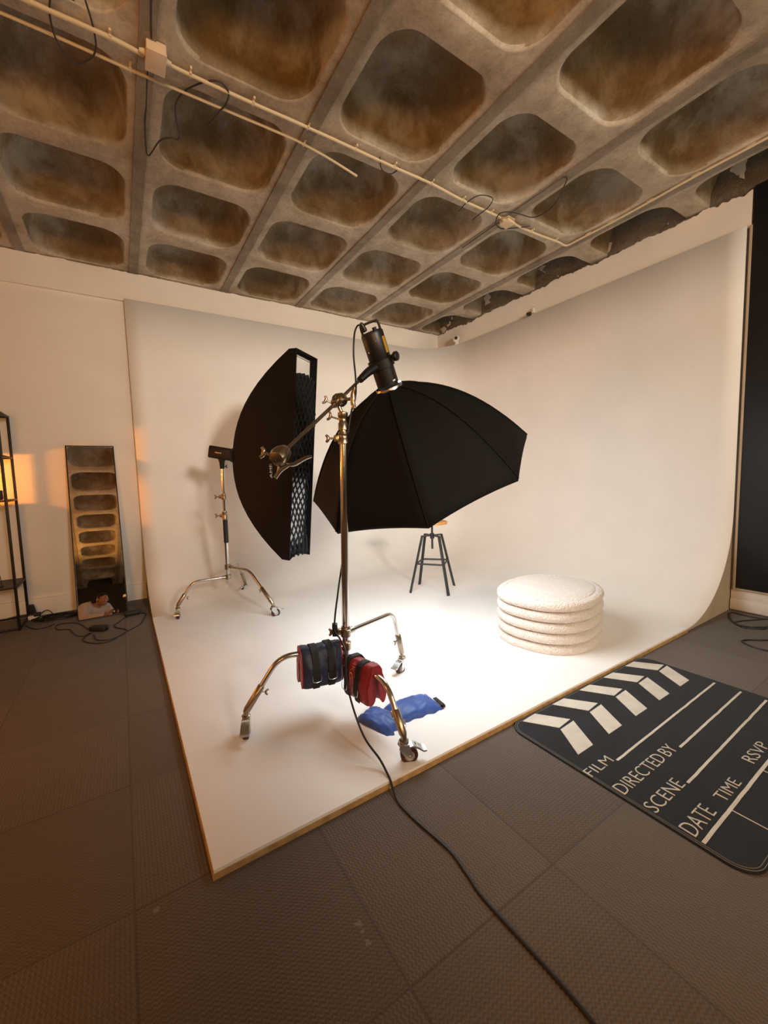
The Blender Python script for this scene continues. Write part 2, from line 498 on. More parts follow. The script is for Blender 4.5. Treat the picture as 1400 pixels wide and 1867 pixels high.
PROF = [(0.000, 0.000), (0.004, 0.002), (0.009, 0.008), (0.013, 0.020), (0.017, 0.045), (0.022, 0.11), (0.040, 0.18), (0.066, 0.245), (0.105, 0.295), (0.16, 0.325), (0.23, 0.338)]
HX, HY = 0.357, 0.332
for ci in range(-6, 4):
    for cj in range(-8, 4):
        cx_, cy_ = CAX + ci * CPX, CAY + cj * CPY
        rng = random.Random(ci * 31 + cj)
        jx, jy = rng.uniform(-.006, .006), rng.uniform(-.006, .006)
        rings = [[Vector((cx_ + x, cy_ + y, H)) for x, y in cellpts(CPX / 2, CPY / 2)]]
        R0 = 0.17 + rng.uniform(-.012, .012)
        for ins, z in PROF:
            hx, hy = HX - ins + jx, HY - ins + jy
            r = min(R0 + ins * 0.15, hx - 0.005, hy - 0.005) if ins < 0.2 else min(hx, hy) - 0.004
            rings.append([Vector((cx_ + x, cy_ + y, H + z)) for x, y in rrect(hx, hy, max(r, 0.02))])
        vr = ring_loft(bm, rings, cap=False)
        bm.faces.new(vr[-1])
bmesh.ops.remove_doubles(bm, verts=bm.verts, dist=1e-4)
for v in bm.verts:
    p = v.co
    if p.z < H + 0.02: v.co.z += 0.006 * noise.noise(p * 3.1)
    else: v.co += Vector((noise.noise(p * 4), noise.noise(p * 4 + Vector((9, 0, 0))), noise.noise(p * 4 + Vector((0, 7, 0))))) * 0.007
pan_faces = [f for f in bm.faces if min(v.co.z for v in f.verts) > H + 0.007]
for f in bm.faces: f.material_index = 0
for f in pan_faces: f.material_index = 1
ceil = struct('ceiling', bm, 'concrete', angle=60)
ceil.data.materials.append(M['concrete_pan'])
# darker formwork strips along the ribs
for i, ci in enumerate(range(-6, 4)):
    bm = NB()
    xc = CAX + (ci - 0.5) * CPX
    n_ = 120; rings = []
    for k in range(n_ + 1):
        y = YF + (YW - YF) * k / n_
        a = 0.004 * noise.noise(Vector((xc * 7, y * 9, 0))); c = 0.006 * noise.noise(Vector((xc * 7 + 5, y * 7, 0)))
        zb = H - 0.014 + 0.002 * noise.noise(Vector((xc, y * 5, 3)))
        rings.append([Vector((xc - 0.05 + a, y, H + 0.02)), Vector((xc - 0.048 + a, y, zb)), Vector((xc + 0.026 + c, y, zb)), Vector((xc + 0.028 + c, y, H + 0.02))])
    ring_loft(bm, rings)
    struct('trim_%d' % (i + 1), bm, 'concrete_dark')
# closing slab above the coffers
bm = NB(); box(bm, ((XL + XW) / 2 + 0.2, (YF + YW) / 2, H + 0.45), (XW - XL + 1.4, YW - YF + 0.8, 0.1)); struct('ceiling_slab', bm, 'concrete_rough', smooth=False)


def ragged_wall(name, p0, p1, nrm, z0, ztop, material, amp, seed, th=0.02):
    """vertical sheet with an uneven broken upper edge"""
    p0, p1, nrm = Vector(p0), Vector(p1), Vector(nrm)
    L = (p1 - p0).length; n_ = int(L / 0.012); bm = NB(); rings = []
    for i in range(n_ + 1):
        p = p0.lerp(p1, i / n_); s = i * L / n_
        zt = ztop + amp * (0.7 * noise.noise(Vector((s * 2.3, seed, 0))) + 0.5 * noise.noise(Vector((s * 9, seed, 1))) + 0.35 * noise.noise(Vector((s * 31, seed, 2))))
        b0, t0 = p + Vector((0, 0, z0)), p + Vector((0, 0, zt))
        rings.append([b0, t0, t0 - nrm * th + Vector((0, 0, -0.004)), b0 - nrm * th])
    ring_loft(bm, rings)
    return struct(name, bm, material, angle=50)


# back wall: lower plane and the slightly proud band above it
bm = NB(); box(bm, ((XL + XW) / 2, YW + 0.055, 1.9), (XW - XL + 0.4, 0.08, 3.8)); struct('wall_back', bm, 'paint', smooth=False)
ragged_wall('trim_11', (XL, YW - 0.012, 0), (XW, YW - 0.012, 0), (0, -1, 0), ZT - 0.012, H - 0.012, 'paint', 0.022, 3, 0.025)
ragged_wall('trim_12', (XW - 0.012, Y0 - 0.02, 0), (XW - 0.012, YW, 0), (-1, 0, 0), ZT - 0.012, H - 0.02, 'paint', 0.045, 11, 0.03)
# the right wall is rough broken concrete above the plaster
bm = NB(); box(bm, (XW + 0.07, (YW + Y0) / 2, 1.9), (0.10, YW - Y0 + 0.04, 3.8)); struct('wall_right', bm, 'paint', smooth=False)
bm = NB(); n_ = 230; rings = []
for i in range(n_ + 1):
    y = YF + (YW - YF) * i / n_
    rings.append([Vector((XW + 0.012 + 0.016 * noise.noise(Vector((y * 6, z * 7, 0))) + 0.008 * noise.noise(Vector((y * 23, z * 21, 4))), y, z)) for z in [H - 0.10 + 0.035 * k for k in range(14)]])
ring_loft(bm, rings, cap=False, closed=False); struct('trim_13', bm, 'concrete_rough')
bm = NB(); box(bm, (XW + 0.07, (Y0 - 0.02 + YF) / 2, 1.9), (0.10, Y0 - 0.02 - YF, 3.8)); struct('wall_right_front', bm, 'paint', smooth=False)
bm = NB(); box(bm, (XL - 0.05, (YF + YW) / 2, 1.9), (0.1, YW - YF + 0.2, 3.8)); struct('wall_left', bm, 'paint', smooth=False)
bm = NB(); box(bm, ((XL + XW) / 2, YF - 0.05, 1.9), (XW - XL + 0.3, 0.1, 3.8)); struct('wall_front', bm, 'dark_wall', smooth=False)

# baseboards
bm = NB(); box(bm, ((XL + X0) / 2, YW + 0.002, 0.085), (X0 - XL, 0.026, 0.15), bev=0.004); box(bm, ((XL + X0) / 2, YW - 0.001, 0.006), (X0 - XL, 0.03, 0.010)); struct('baseboard_back', bm, 'paint')
bm = NB(); box(bm, (XW + 0.004, (Y0 + YF) / 2, 0.055), (0.035, Y0 - YF, 0.085), bev=0.004); box(bm, (XW + 0.010, (Y0 + YF) / 2, 0.135), (0.026, Y0 - YF, 0.085), bev=0.004)
struct('baseboard_right', bm, 'paint')

# black panel on the right wall
t = thing('black_wall_panel', 'tall matt black panel covering the right wall beside the white cove', 'wall panel', (XW, -0.4, 0.18))
bm = NB(); box(bm, (XW + 0.002, (Y0 - 0.03 - 2.6) / 2, (0.195 + H) / 2), (0.03, Y0 - 0.03 + 2.6, H - 0.195), bev=0.003); build('panel', bm, 'black_panel', t)
bm = NB(); box(bm, (XW, Y0 - 0.022, (0.18 + ZT) / 2), (0.045, 0.014, ZT - 0.18), bev=0.002); box(bm, (XW, (Y0 - 0.03 - 2.6) / 2, 0.187), (0.045, Y0 + 2.57, 0.014), bev=0.002); build('frame_strip', bm, 'board2', t)

# ================================================================== COVE
XC, YC = XW - 0.017, YW - 0.035      # cove faces
ZF = 0.018                           # platform top
cove = thing('infinity_cove', 'white seamless curved photo cove filling the corner and its raised floor', 'studio backdrop', (2.2, 2.9, 0))
rv = 0.62
path = []
for i in range(25): path.append((Vector((X0 + (XC - rv - X0) * i / 24, YC, 0)), Vector((0, -1, 0)), 0.8 - 0.2 * (max(0, i / 24 - 0.55) / 0.45) ** 1.5 if i / 24 > .55 else 0.8))
for i in range(1, 13):
    a = pi / 2 - (pi / 2) * i / 12
    path.append((Vector((XC - rv + rv * cos(a), YC - rv + rv * sin(a), 0)), Vector((-cos(a), -sin(a), 0)), 0.6))
for i in range(1, 25):
    s = i / 24
    path.append((Vector((XC, YC - rv - (YC - rv - Y0) * s, 0)), Vector((-1, 0, 0)), 0.6 + 0.2 * min(1, s / 0.45) ** 1.5))
bm = NB(); cols = []
for p, n_, r in path:
    c = [p + n_ * (r * (1 - sin(th))) + Vector((0, 0, ZF + r * (1 - cos(th)))) for th in [pi / 2 * (k / 24) ** 1.15 for k in range(25)]]
    c += [p + Vector((0, 0, ZF + r + (ZT - ZF - r) * k / 4)) for k in range(1, 5)]
    cols.append(c)
front = [[q for q in c] for c in cols]
vf = [[bm.verts.new(q) for q in c] for c in front]
for a, b_ in zip(vf, vf[1:]):
    for k in range(len(a) - 1): bm.faces.new((a[k], b_[k], b_[k + 1], a[k + 1]))
# floor of the cove
corner = bm.verts.new(Vector((X0, Y0, ZF)))
inner = [c[0] for c in vf]
bm.faces.new([corner] + inner[::-1])
surf = build('curved_surface', bm, 'cove', cove, angle=60)
max(surf.data.polygons, key=lambda p: p.area).use_smooth = False
sm = surf.modifiers.new('thickness', 'SOLIDIFY'); sm.thickness = 0.012; sm.offset = 1 if False else -1
# raw board edging, a little uneven
bm = NB()


def edging(p0, p1, seed, out):
    p0, p1, out = Vector(p0), Vector(p1), Vector(out); L = (p1 - p0).length; n_ = int(L / 0.012); rings = []
    for i in range(n_ + 1):
        s = i * L / n_; p = p0.lerp(p1, i / n_)
        w = 0.012 + 0.0045 * noise.noise(Vector((s * 13, seed, 0))) + 0.003 * noise.noise(Vector((s * 60, seed, 0)))
        o1 = out * 0.004; o2 = -out * w
        rings.append([p + o1, p + o1 + Vector((0, 0, ZF + 0.001)), p + o2 + Vector((0, 0, ZF + 0.002)), p + o2])
    ring_loft(bm, rings)


edging((X0, Y0, 0), (XC - 0.8, Y0, 0), 1, (0, -1, 0))
edging((X0, Y0 - 0.004, 0), (X0, YC - 0.8, 0), 5, (-1, 0, 0))
build('board_edge', bm, 'board', cove)
# boards closing the ends of the curve
for nm, base, n_, off in (('end_board', Vector((XC, Y0, 0)), Vector((-1, 0, 0)), Vector((0, 0.006, 0))), ('end_board', Vector((X0, YC, 0)), Vector((0, -1, 0)), Vector((0.006, 0, 0)))):
    bm = NB(); pts = [base + n_ * (0.8 * (1 - sin(th))) + Vector((0, 0, ZF - 0.011 + 0.8 * (1 - cos(th)))) for th in [pi / 2 * k / 14 for k in range(15)]]
    pts += [base + Vector((0, 0, ZT)), base - n_ * 0.018 + Vector((0, 0, ZT)), base - n_ * 0.018 + Vector((0, 0, 0.001)), pts[0] + Vector((0, 0, -ZF + 0.012))]
    ring_loft(bm, [[q + off for q in pts], [q + off * 3 for q in pts]]); build(nm, bm, 'board2', cove, smooth=False)

# ================================================================== CEILING SERVICES
ZC = H - 0.018


def clip(bm, x, y, ax='x', z=ZC):
    s = (0.012, 0.03, 0.02) if ax == 'x' else (0.03, 0.012, 0.02)
    box(bm, (x, y, z + 0.004), s, bev=0.002)
    box(bm, (x + (0 if ax == 'x' else 0.02), y - (0.02 if ax == 'x' else 0), z + 0.008), (0.01, 0.022, 0.012) if ax == 'x' else (0.022, 0.01, 0.012))


def cond(name, label, pts, clips, ax, r=0.0085):
    t = thing(name, label, 'cable conduit', pts[len(pts) // 2])
    bm = NB(); tube(bm, pts, r, 10, 5); build('conduit', bm, 'conduit', t)
    for x, y in clips:
        bm = NB(); clip(bm, x, y, ax); build('clip', bm, 'conduit', t)
    return t


cond('ceiling_conduit', 'long cream cable conduit on the ceiling joining the two junction boxes', [(0.335, 2.30, ZC), (0.40, 2.312, ZC), (0.783, 2.313, ZC), (1.1, 2.308, ZC), (1.73, 2.31, ZC), (2.05, 2.306, ZC), (2.38, 2.325, ZC), (2.72, 2.325, ZC), (2.83, 2.33, ZC)],
     [(0.453, 2.31), (0.775, 2.313), (1.1, 2.308), (1.424, 2.312), (1.726, 2.309), (2.05, 2.307), (2.378, 2.325), (2.69, 2.326)], 'x')
cond('ceiling_conduit', 'cream cable conduit on the ceiling left of the larger junction box', [(-1.6, 2.318, ZC), (-0.8, 2.306, ZC), (-0.202, 2.312, ZC), (-0.03, 2.31, ZC), (0.12, 2.309, ZC), (0.245, 2.32, ZC)], [(-0.75, 2.306), (-0.19, 2.312), (0.107, 2.309)], 'x', 0.010)
cond('ceiling_conduit', 'thin cream conduit with a loose cut end running just behind the long one', [(-1.6, 2.43, ZC), (-0.8, 2.428, ZC), (-0.136, 2.424, ZC), (0.19, 2.43, ZC), (0.64, 2.427, ZC), (1.0, 2.424, ZC), (1.125, 2.43, ZC), (1.3, 2.448, ZC - 0.004), (1.538, 2.484, ZC - 0.012)],
     [(-0.5, 2.427), (0.19, 2.43), (1.125, 2.43)], 'x', 0.0072)
cond('ceiling_conduit', 'cream conduit that leaves the smaller junction box and turns a corner along the right ribs', [(2.96, 2.32, ZC), (3.05, 2.331, ZC), (3.3, 2.326, ZC), (3.56, 2.31, ZC), (3.665, 2.315, ZC), (3.694, 2.285, ZC), (3.695, 2.19, ZC), (3.701, 1.929, ZC), (3.694, 1.636, ZC), (3.68, 1.344, ZC), (3.682, 1.0, ZC), (3.685, 0.3, ZC)],
     [(3.2, 2.327), (3.52, 2.312), (3.694, 2.12), (3.70, 1.93), (3.694, 1.636), (3.68, 1.344), (3.682, 1.05)], 'x')

for nm, lb, c, s, rz in (('junction_box', 'larger square cream junction box on the ceiling, upper left', (0.293, 2.292, H - 0.028), (0.088, 0.118, 0.05), 0.0), ('junction_box', 'small cream junction box on the ceiling tangled in black wires', (2.886, 2.325, H - 0.026), (0.095, 0.085, 0.046), 0.12)):
    t = thing(nm, lb, 'junction box', (c[0], c[1], H))
    ax = (Vector((cos(rz), sin(rz), 0)), Vector((-sin(rz), cos(rz), 0)), Vector((0, 0, 1)))
    bm = NB(); box(bm, c, s, ax, bev=0.006); build('box_body', bm, 'jbox', t)
    bm = NB(); box(bm, Vector(c) - Vector((0, 0, s[2] / 2)), (s[0] * 1.02, s[1] * 1.02, 0.008), ax, bev=0.003); build('cover', bm, 'jbox', t)
    for sg in (-1, 1):
        bm = NB(); lathe(bm, [(0.014, 0), (0.014, 0.008), (0.010, 0.02), (0.010, 0.026)], Vector(c) + ax[0] * (sg * s[0] / 2), ax[0] * sg, 14); build('cable_gland', bm, 'conduit', t)

ZW = H - 0.012
wires = [
    ('dark wire clipped along the ceiling rib by the larger junction box', [(0.262, 1.2, ZW), (0.265, 1.7, ZW), (0.262, 2.04, ZW), (0.272, 2.225, ZW)], 0.0045),
    ('dark wire looping down from the larger junction box and back up to the long conduit', [(0.268, 2.355, ZW), (0.266, 2.42, ZW), (0.270, 2.60, ZW), (0.271, 2.75, ZW - 0.01), (0.293, 2.95, ZW - 0.03), (0.349, 2.81, ZW - 0.02), (0.40, 2.755, ZW - 0.02), (0.447, 2.74, ZW - 0.02), (0.44, 2.68, ZW - 0.02), (0.418, 2.60, ZW - 0.02), (0.408, 2.516, ZW - 0.01), (0.442, 2.425, ZW), (0.516, 2.33, ZW), (0.568, 2.29, ZW)], 0.0045),
    ('short dark wire hanging in an arc from the long conduit, upper left', [(0.55, 2.30, ZW), (0.60, 2.285, ZW), (0.644, 2.313, ZW - 0.01), (0.64, 2.38, ZW - 0.02), (0.622, 2.43, ZW - 0.02), (0.586, 2.555, ZW - 0.02)], 0.0045),
    ('dark wire in a wide loop at the top left corner of the ceiling', [(0.02, 2.20, ZW), (0.043, 2.307, ZW), (0.048, 2.38, ZW - 0.02), (0.02, 2.44, ZW - 0.03), (-0.04, 2.495, ZW - 0.03), (-0.085, 2.46, ZW - 0.03), (-0.112, 2.40, ZW - 0.02), (-0.117, 2.315, ZW), (-0.09, 2.23, ZW), (-0.02, 2.22, ZW)], 0.004),
    ('black wire clipped along the rib behind the smaller junction box', [(2.851, 2.80, ZW), (2.849, 2.60, ZW), (2.846, 2.45, ZW), (2.848, 2.375, ZW)], 0.006),
    ('black wire along the rib with a long sagging loop beside the smaller junction box', [(2.84, 2.27, ZW), (2.838, 2.098, ZW), (2.84, 1.95, ZW), (2.843, 1.815, ZW), (2.87, 1.80, ZW - 0.01), (2.905, 1.84, ZW - 0.02), (2.99, 1.96, ZW - 0.04), (3.01, 2.07, ZW - 0.05), (2.99, 2.16, ZW - 0.04), (2.90, 2.205, ZW - 0.02), (2.80, 2.225, ZW - 0.02), (2.74, 2.28, ZW - 0.02), (2.79, 2.36, ZW - 0.03), (2.88, 2.395, ZW - 0.03), (2.97, 2.375, ZW - 0.02), (3.13, 2.29, ZW)], 0.0045),
    ('thin dark wire curling over the conduit left of the smaller junction box', [(2.43, 2.42, ZW - 0.02), (2.42, 2.33, ZW - 0.01), (2.45, 2.24, ZW), (2.52, 2.205, ZW), (2.585, 2.215, ZW), (2.60, 2.28, ZW - 0.02), (2.60, 2.36, ZW - 0.02), (2.62, 2.45, ZW - 0.01)], 0.0038),
    ('thin dark wire hooked round the long conduit between the second and third ribs', [(1.60, 2.29, ZW), (1.66, 2.36, ZW - 0.01), (1.74, 2.365, ZW - 0.01), (1.77, 2.30, ZW)], 0.0035),
]
for lb, pts, r in wires:
    bm = NB(); tube(bm, pts, r, 8, 6); recentre(tag(build('ceiling_wire', bm, 'wire'), lb, 'wire'))

# small devices on the wall band
t = thing('security_camera', 'small white dome security camera at the wall corner above the cove', 'security camera', (4.215, 4.24, 3.03))
bm = NB(); lathe(bm, [(0.012, 0), (0.030, 0.004), (0.030, 0.02), (0.022, 0.055), (0.020, 0.07)], (4.205, 4.245, 3.005), (-0.1, 0, 1), 20); build('base', bm, 'white_plastic', t)
bm = NB(); sphere(bm, (4.19, 4.245, 3.085), 0.048); build('head', bm, 'white_plastic', t)
bm = NB(); sphere(bm, (4.157, 4.214, 3.082), 0.022, u=14, v=8); build('lens', bm, 'rubber_black', t)
t = thing('wall_sensor', 'tiny black and white sensor clipped on the right wall above the cove', 'sensor', (4.22, 3.05, 3.03))
bm = NB(); box(bm, (4.222, 3.04, 3.045), (0.03, 0.03, 0.055), bev=0.004); build('bracket', bm, 'white_plastic', t)
bm = NB(); cyl(bm, (4.215, 3.075, 3.02), (4.180, 3.085, 3.01), 0.021, n=16); build('eye', bm, 'rubber_black', t)
bm = NB(); box(bm, (4.205, 3.12, 3.018), (0.02, 0.018, 0.022), bev=0.003); build('side_clip', bm, 'white_plastic', t)


# ================================================================== LIGHT STANDS
def caster(parent, g, fw, lever_dir, name='caster'):
    """castor whose wheel touches the floor at g (x,y); fw = rolling direction"""
    fw = Vector((*fw, 0)).normalized(); sd = Vector((-fw.y, fw.x, 0)); up = Vector((0, 0, 1))
    wr = 0.037; z0 = ZF + wr
    c = Vector((g[0], g[1], z0))
    bm = NB()
    lathe(bm, [(0.020, -0.0125), (wr - 0.004, -0.0125), (wr - 0.0005, -0.009), (wr, 0), (wr - 0.0005, 0.009), (wr - 0.004, 0.0125), (0.020, 0.0125)], c, sd, 28)
    w = build('caster_wheel', bm, 'rubber_red', parent)
    bm = NB()
    lathe(bm, [(0.008, -0.0145), (0.021, -0.0135), (0.023, -0.0), (0.021, 0.0135), (0.008, 0.0145)], c, sd, 24); build('hub', bm, 'hubgrey', w)
    # fork
    off = -fw * 0.020
    bm = NB()
    for s in (-1, 1):
        o = c + sd * (s * 0.0175)
        pts = []
        top = off + up * 0.052
        outline = [(-0.013, -0.006), (-0.008, -0.013), (0.004, -0.014), (0.013, -0.004), (0.012, 0.010), (-0.002, 0.050), (-0.038, 0.052), (-0.044, 0.036), (-0.030, 0.014)]
        a = [o + fw * p[0] + up * p[1] for p in outline]
        ring_loft(bm, [[q - sd * 0.0013 for q in a], [q + sd * 0.0013 for q in a]])
    box(bm, c + off + up * 0.051, (0.042, 0.037, 0.004), (fw, sd, up), bev=0.001)
    cyl(bm, c - sd * 0.021, c + sd * 0.021, 0.005, n=12)
    f = build('caster_fork', bm, 'zinc', parent)
    bm = NB(); lathe(bm, [(0.017, 0), (0.020, 0.004), (0.020, 0.010), (0.012, 0.014), (0.012, 0.018), (0.012, 0.032)], c + off + up * 0.053, up, 20); build('swivel_bearing', bm, 'castmetal', f)
    # brake lever
    bm = NB(); L = []
    for k, (t_, z) in enumerate(((-0.010, 0.040), (0.015, 0.046), (0.036, 0.038), (0.058, 0.022), (0.070, 0.024), (0.072, 0.017), (0.058, 0.015), (0.034, 0.031), (0.014, 0.040), (-0.01, 0.035))):
        L.append((t_, z))
    a = [c + fw * p[0] + up * p[1] for p in L]
    ring_loft(bm, [[q - sd * 0.019 for q in a], [q + sd * 0.019 for q in a]])
    lv = build('brake_lever', bm, 'zinc', f)
    return f, c + off + up * 0.085, (c, fw, sd, lv)


def wing_knob(bm, o, d, L=0.045, wing=0.028, r=0.010):
    """T-handle: shaft along d with a rounded bar"""
    o, d = Vector(o), Vector(d).normalized(); x, y, _ = frame(d)
    cyl(bm, o, o + d * L * 0.75, r * 0.55, n=12)
    e = o + d * L * 0.75
    tube(bm, [e - y * wing + d * 0.010, e - y * wing * 0.45, e, e + y * wing * 0.45, e + y * wing + d * 0.010], lambda t: r * (0.65 + 0.25 * sin(pi * t)), 10, 5)


def c_stand(name, label, po, heights, ends, profs, ptop, lean, fwds, secs, grip=None):
    """po = foot of the column, ends = castor points, profs = (r, z) leg shapes"""
    t = thing(name, label, 'light stand', (po[0], po[1], ZF))
    P0 = Vector((po[0], po[1], 0))
    pz = lambda z: P0 + Vector((lean[0] * z, lean[1] * z, z))
    bm = NB(); lathe(bm, [(0.012, 0), (0.018, 0.01), (0.018, ptop[0] - secs['z0'])], pz(secs['z0']), (pz(1) - pz(0)), 24); build('column', bm, 'chrome', t)
    for a, b_, r in secs['tubes']:
        bm = NB(); lathe(bm, [(r, 0), (r, b_ - a)], pz(a), pz(1) - pz(0), 20); build('riser', bm, 'chrome', t)
    for a, b_, r in secs['collars']:
        bm = NB(); lathe(bm, [(r * 0.86, 0), (r, 0.004), (r, (b_ - a) * 0.4), (r * 0.93, (b_ - a) * 0.45), (r * 0.93, (b_ - a) * 0.75), (r, (b_ - a) * 0.8), (r * 0.9, b_ - a)], pz(a), pz(1) - pz(0), 24)
        c = build('collar', bm, 'castmetal', t)
        kd = Vector(secs['kdir'])
        bm = NB(); box(bm, pz((a + b_) / 2) + kd * (r + 0.006), (0.022, 0.03, 0.03), frame(kd, (0, 0, 1)), bev=0.004); wing_knob(bm, pz((a + b_) / 2) + kd * (r + 0.012), kd, 0.05, 0.017, 0.009)
        build('tightening_knob', bm, 'castmetal', c)
    if grip:
        bm = NB(); lathe(bm, [(0.018, 0), (0.021, 0.003), (0.021, grip[1] - grip[0] - 0.003), (0.018, grip[1] - grip[0])], pz(grip[0]), pz(1) - pz(0), 24); build('foam_grip', bm, 'rubber_black', t)
    for e, pf, fw in zip(ends, profs, fwds):
        E_ = Vector((e[0], e[1], 0)); d = (E_ - P0); d.z = 0; d.normalize(); x = Vector((-d.y, d.x, 0))
        c0 = pz(pf[0][1]); base = Vector((c0.x, c0.y, 0))
        L_end = (E_ - base); L_end.z = 0; Lr = L_end.length; d2 = L_end.normalized()
        sc = Lr / pf[-1][0] if False else 1.0
        f, top, info = caster(t, e, fw, None)
        # leg: straight, elbow, straight down to the socket over the castor
        topxy = Vector((top.x, top.y, 0)); rt = (topxy - base).length; dd = (topxy - base).normalized()
        zt = top.z - 0.006
        r_el, z_el = pf[1]
        z_at = pf[0][1]
        A = base + Vector((0, 0, z_at)); B = base + dd * r_el + Vector((0, 0, z_el)); Cc = base + dd * rt + Vector((0, 0, zt))
        # rounded elbow
        u1 = (A - B).normalized(); u2 = (Cc - B).normalized(); q = 0.065
        pts = [A + (B - A).normalized() * 0.02, B + u1 * q]
        for s in range(1, 8):
            tt = s / 8; pts.append((B + u1 * q).lerp(B, tt).lerp(B.lerp(B + u2 * q, tt), tt))
        pts += [B + u2 * q, Cc]
        bm = NB(); tube(bm, pts, 0.0125, 16, 0); leg = build('leg', bm, 'chrome', t)
        s0 = B.lerp(Cc, 0.52)
        bm = NB(); dv = (Cc - s0).normalized(); lathe(bm, [(0.0145, 0), (0.017, 0.003), (0.017, (Cc - s0).length - 0.012), (0.013, (Cc - s0).length)], s0, dv, 20); build('leg_socket', bm, 'castmetal', leg)
        bm = NB(); sd = dv.cross(dd).normalized(); kk = (Vector((dd.x, dd.y, 0)) * -1 + Vector((0, 0, -0.3))).normalized()
        wing_knob(bm, s0 + dv * 0.03 + kk * 0.014, kk, 0.030, 0.013, 0.006); build('socket_screw', bm, 'castmetal', leg)
        bm = NB(); lathe(bm, [(0.0185, -0.022), (0.026, -0.018), (0.027, 0.018), (0.0185, 0.022)], A, pz(1) - pz(0), 24)
        cyl(bm, A + dd * 0.015, A + dd * 0.055, 0.0155, n=16); build('leg_hub', bm, 'castmetal', leg)
    return t, pz


bpo = (0.902, 1.716)
stand, pzA = c_stand('boom_light_stand', 'chrome wheeled light stand in front, carrying the boom arm and large octagonal softbox', bpo, None,
    [(0.413, 1.778), (0.937, 1.245), (1.351, 1.861)],
    [[(0, 0.357), (0.335, 0.362)], [(0, 0.285), (0.345, 0.318)], [(0, 0.424), (0.405, 0.408)]],
    (1.36,), (0.022, -0.010), [(-0.4, -1.0), (1.0, -0.45), (-1.0, -0.35)],
    dict(z0=0.20, tubes=[(1.36, 1.485, 0.015)], collars=[(1.355, 1.415, 0.026), (0.405, 0.455, 0.024)], kdir=(-0.86, 0.45, 0)))
bm = NB(); lathe(bm, [(0.016, 0), (0.024, 0.003), (0.024, 0.035), (0.019, 0.042), (0.019, 0.06), (0.024, 0.066), (0.024, 0.085), (0.014, 0.09)], pzA(1.42), (0, 0, 1), 24); build('top_receiver', bm, 'castmetal', stand)

# boom arm with two grip heads
A0, A1 = Vector((1.125, 1.85, 1.708)), Vector((0.520, 1.45, 1.286))
arm = thing('steel_boom', 'thin steel boom arm clamped on the front stand', 'boom arm', (0.92, 1.71, 1.5))
bm = NB(); tube(bm, [A0 + (A0 - A1).normalized() * 0.02, A1], 0.0082, 14, 0); build('rod', bm, 'castmetal', arm)
ad = (A0 - A1).normalized()


def grip_head(parent, c, ax, scale=1.0, d1=None):
    """two toothed discs clamped around the rod, T-handles either side"""
    s = scale
    bm = NB()
    lathe(bm, [(0.010 * s, -0.030 * s), (0.026 * s, -0.026 * s), (0.031 * s, -0.014 * s), (0.031 * s, -0.004 * s), (0.027 * s, -0.002 * s), (0.027 * s, 0.002 * s), (0.031 * s, 0.004 * s), (0.031 * s, 0.014 * s), (0.024 * s, 0.026 * s), (0.010 * s, 0.030 * s)], c, ax, 28)
    h = build('grip_disc', bm, 'castmetal', parent)
    x, y, z = frame(ax)
    bm = NB(); wing_knob(bm, c + Vector(ax).normalized() * 0.02 * s, ax, 0.07 * s, 0.045 * s, 0.013 * s); build('t_handle', bm, 'castmetal', h)
    return h


pj = Vector((0.922, 1.706, 1.548))
vw = Vector((0.47, 0.85, 0.08)).normalized()
rt = Vector((0.857, -0.515, 0))
jc = A1 + ad * ((pj - A1).dot(ad))
h1 = grip_head(arm, jc + Vector((0.012, 0, 0.006)), (rt * 0.75 - vw * 0.5), 1.05)
bm = NB(); box(bm, jc - ad * 0.02, (0.045, 0.035, 0.04), (ad, frame(ad)[0], frame(ad)[1]), bev=0.008); wing_knob(bm, jc - ad * 0.03 - rt * 0.01, (-0.8, 0.2, 0.35), 0.05, 0.018, 0.008); build('rod_clamp', bm, 'castmetal', arm)
bm = NB(); cyl(bm, pzA(1.49), jc - Vector((0, 0, 0.012)), 0.009, n=14); wing_knob(bm, pzA(1.475) - rt * 0.02, -rt + Vector((0, 0, 0.35)), 0.06, 0.02, 0.008); build('stud', bm, 'castmetal', arm)
# lower end head
e = A1
bm = NB(); lathe(bm, [(0.012, 0.050), (0.026, 0.040), (0.034, 0.015), (0.036, -0.008), (0.030, -0.026), (0.012, -0.034)], e, ad, 24); gb = build('end_head', bm, 'castmetal', arm)
bm = NB(); sphere(bm, e - ad * 0.036, 0.008, u=12, v=8); build('bolt', bm, 'rubber_black', gb)
bm = NB(); wing_knob(bm, e - rt * 0.025 + Vector((0, 0, 0.004)), -rt + Vector((0, 0, 0.25)), 0.05, 0.020, 0.009); build('t_handle', bm, 'castmetal', gb)
bm = NB(); tube(bm, [e + rt * 0.02 - Vector((0, 0, 0.030)), e + rt * 0.05 - Vector((0, 0, 0.034)), e + rt * 0.095 - Vector((0, 0, 0.012)), e + rt * 0.12 - Vector((0, 0, 0.006))], lambda t_: 0.008 + 0.006 * sin(pi * t_), 12, 5, flat=0.6); build('long_handle', bm, 'castmetal', gb)
bm = NB(); tube(bm, [e + rt * 0.03 - Vector((0, 0, 0.035)), e + rt * 0.0 - Vector((0, 0, 0.055)), e - rt * 0.022 - Vector((0, 0, 0.082))], 0.008, 10, 5); cyl(bm, e - rt * 0.005 - Vector((0, 0, 0.03)), e - rt * 0.012 - Vector((0, 0, 0.075)), 0.005); build('jaw', bm, 'castmetal', gb)
bm = NB(); box(bm, e - rt * 0.036 - Vector((0, 0, 0.052)), (0.010, 0.004, 0.066), (rt, vw, Vector((0, 0, 1))), bev=0.001); tg = build('name_tag', bm, 'rubber_black', gb)
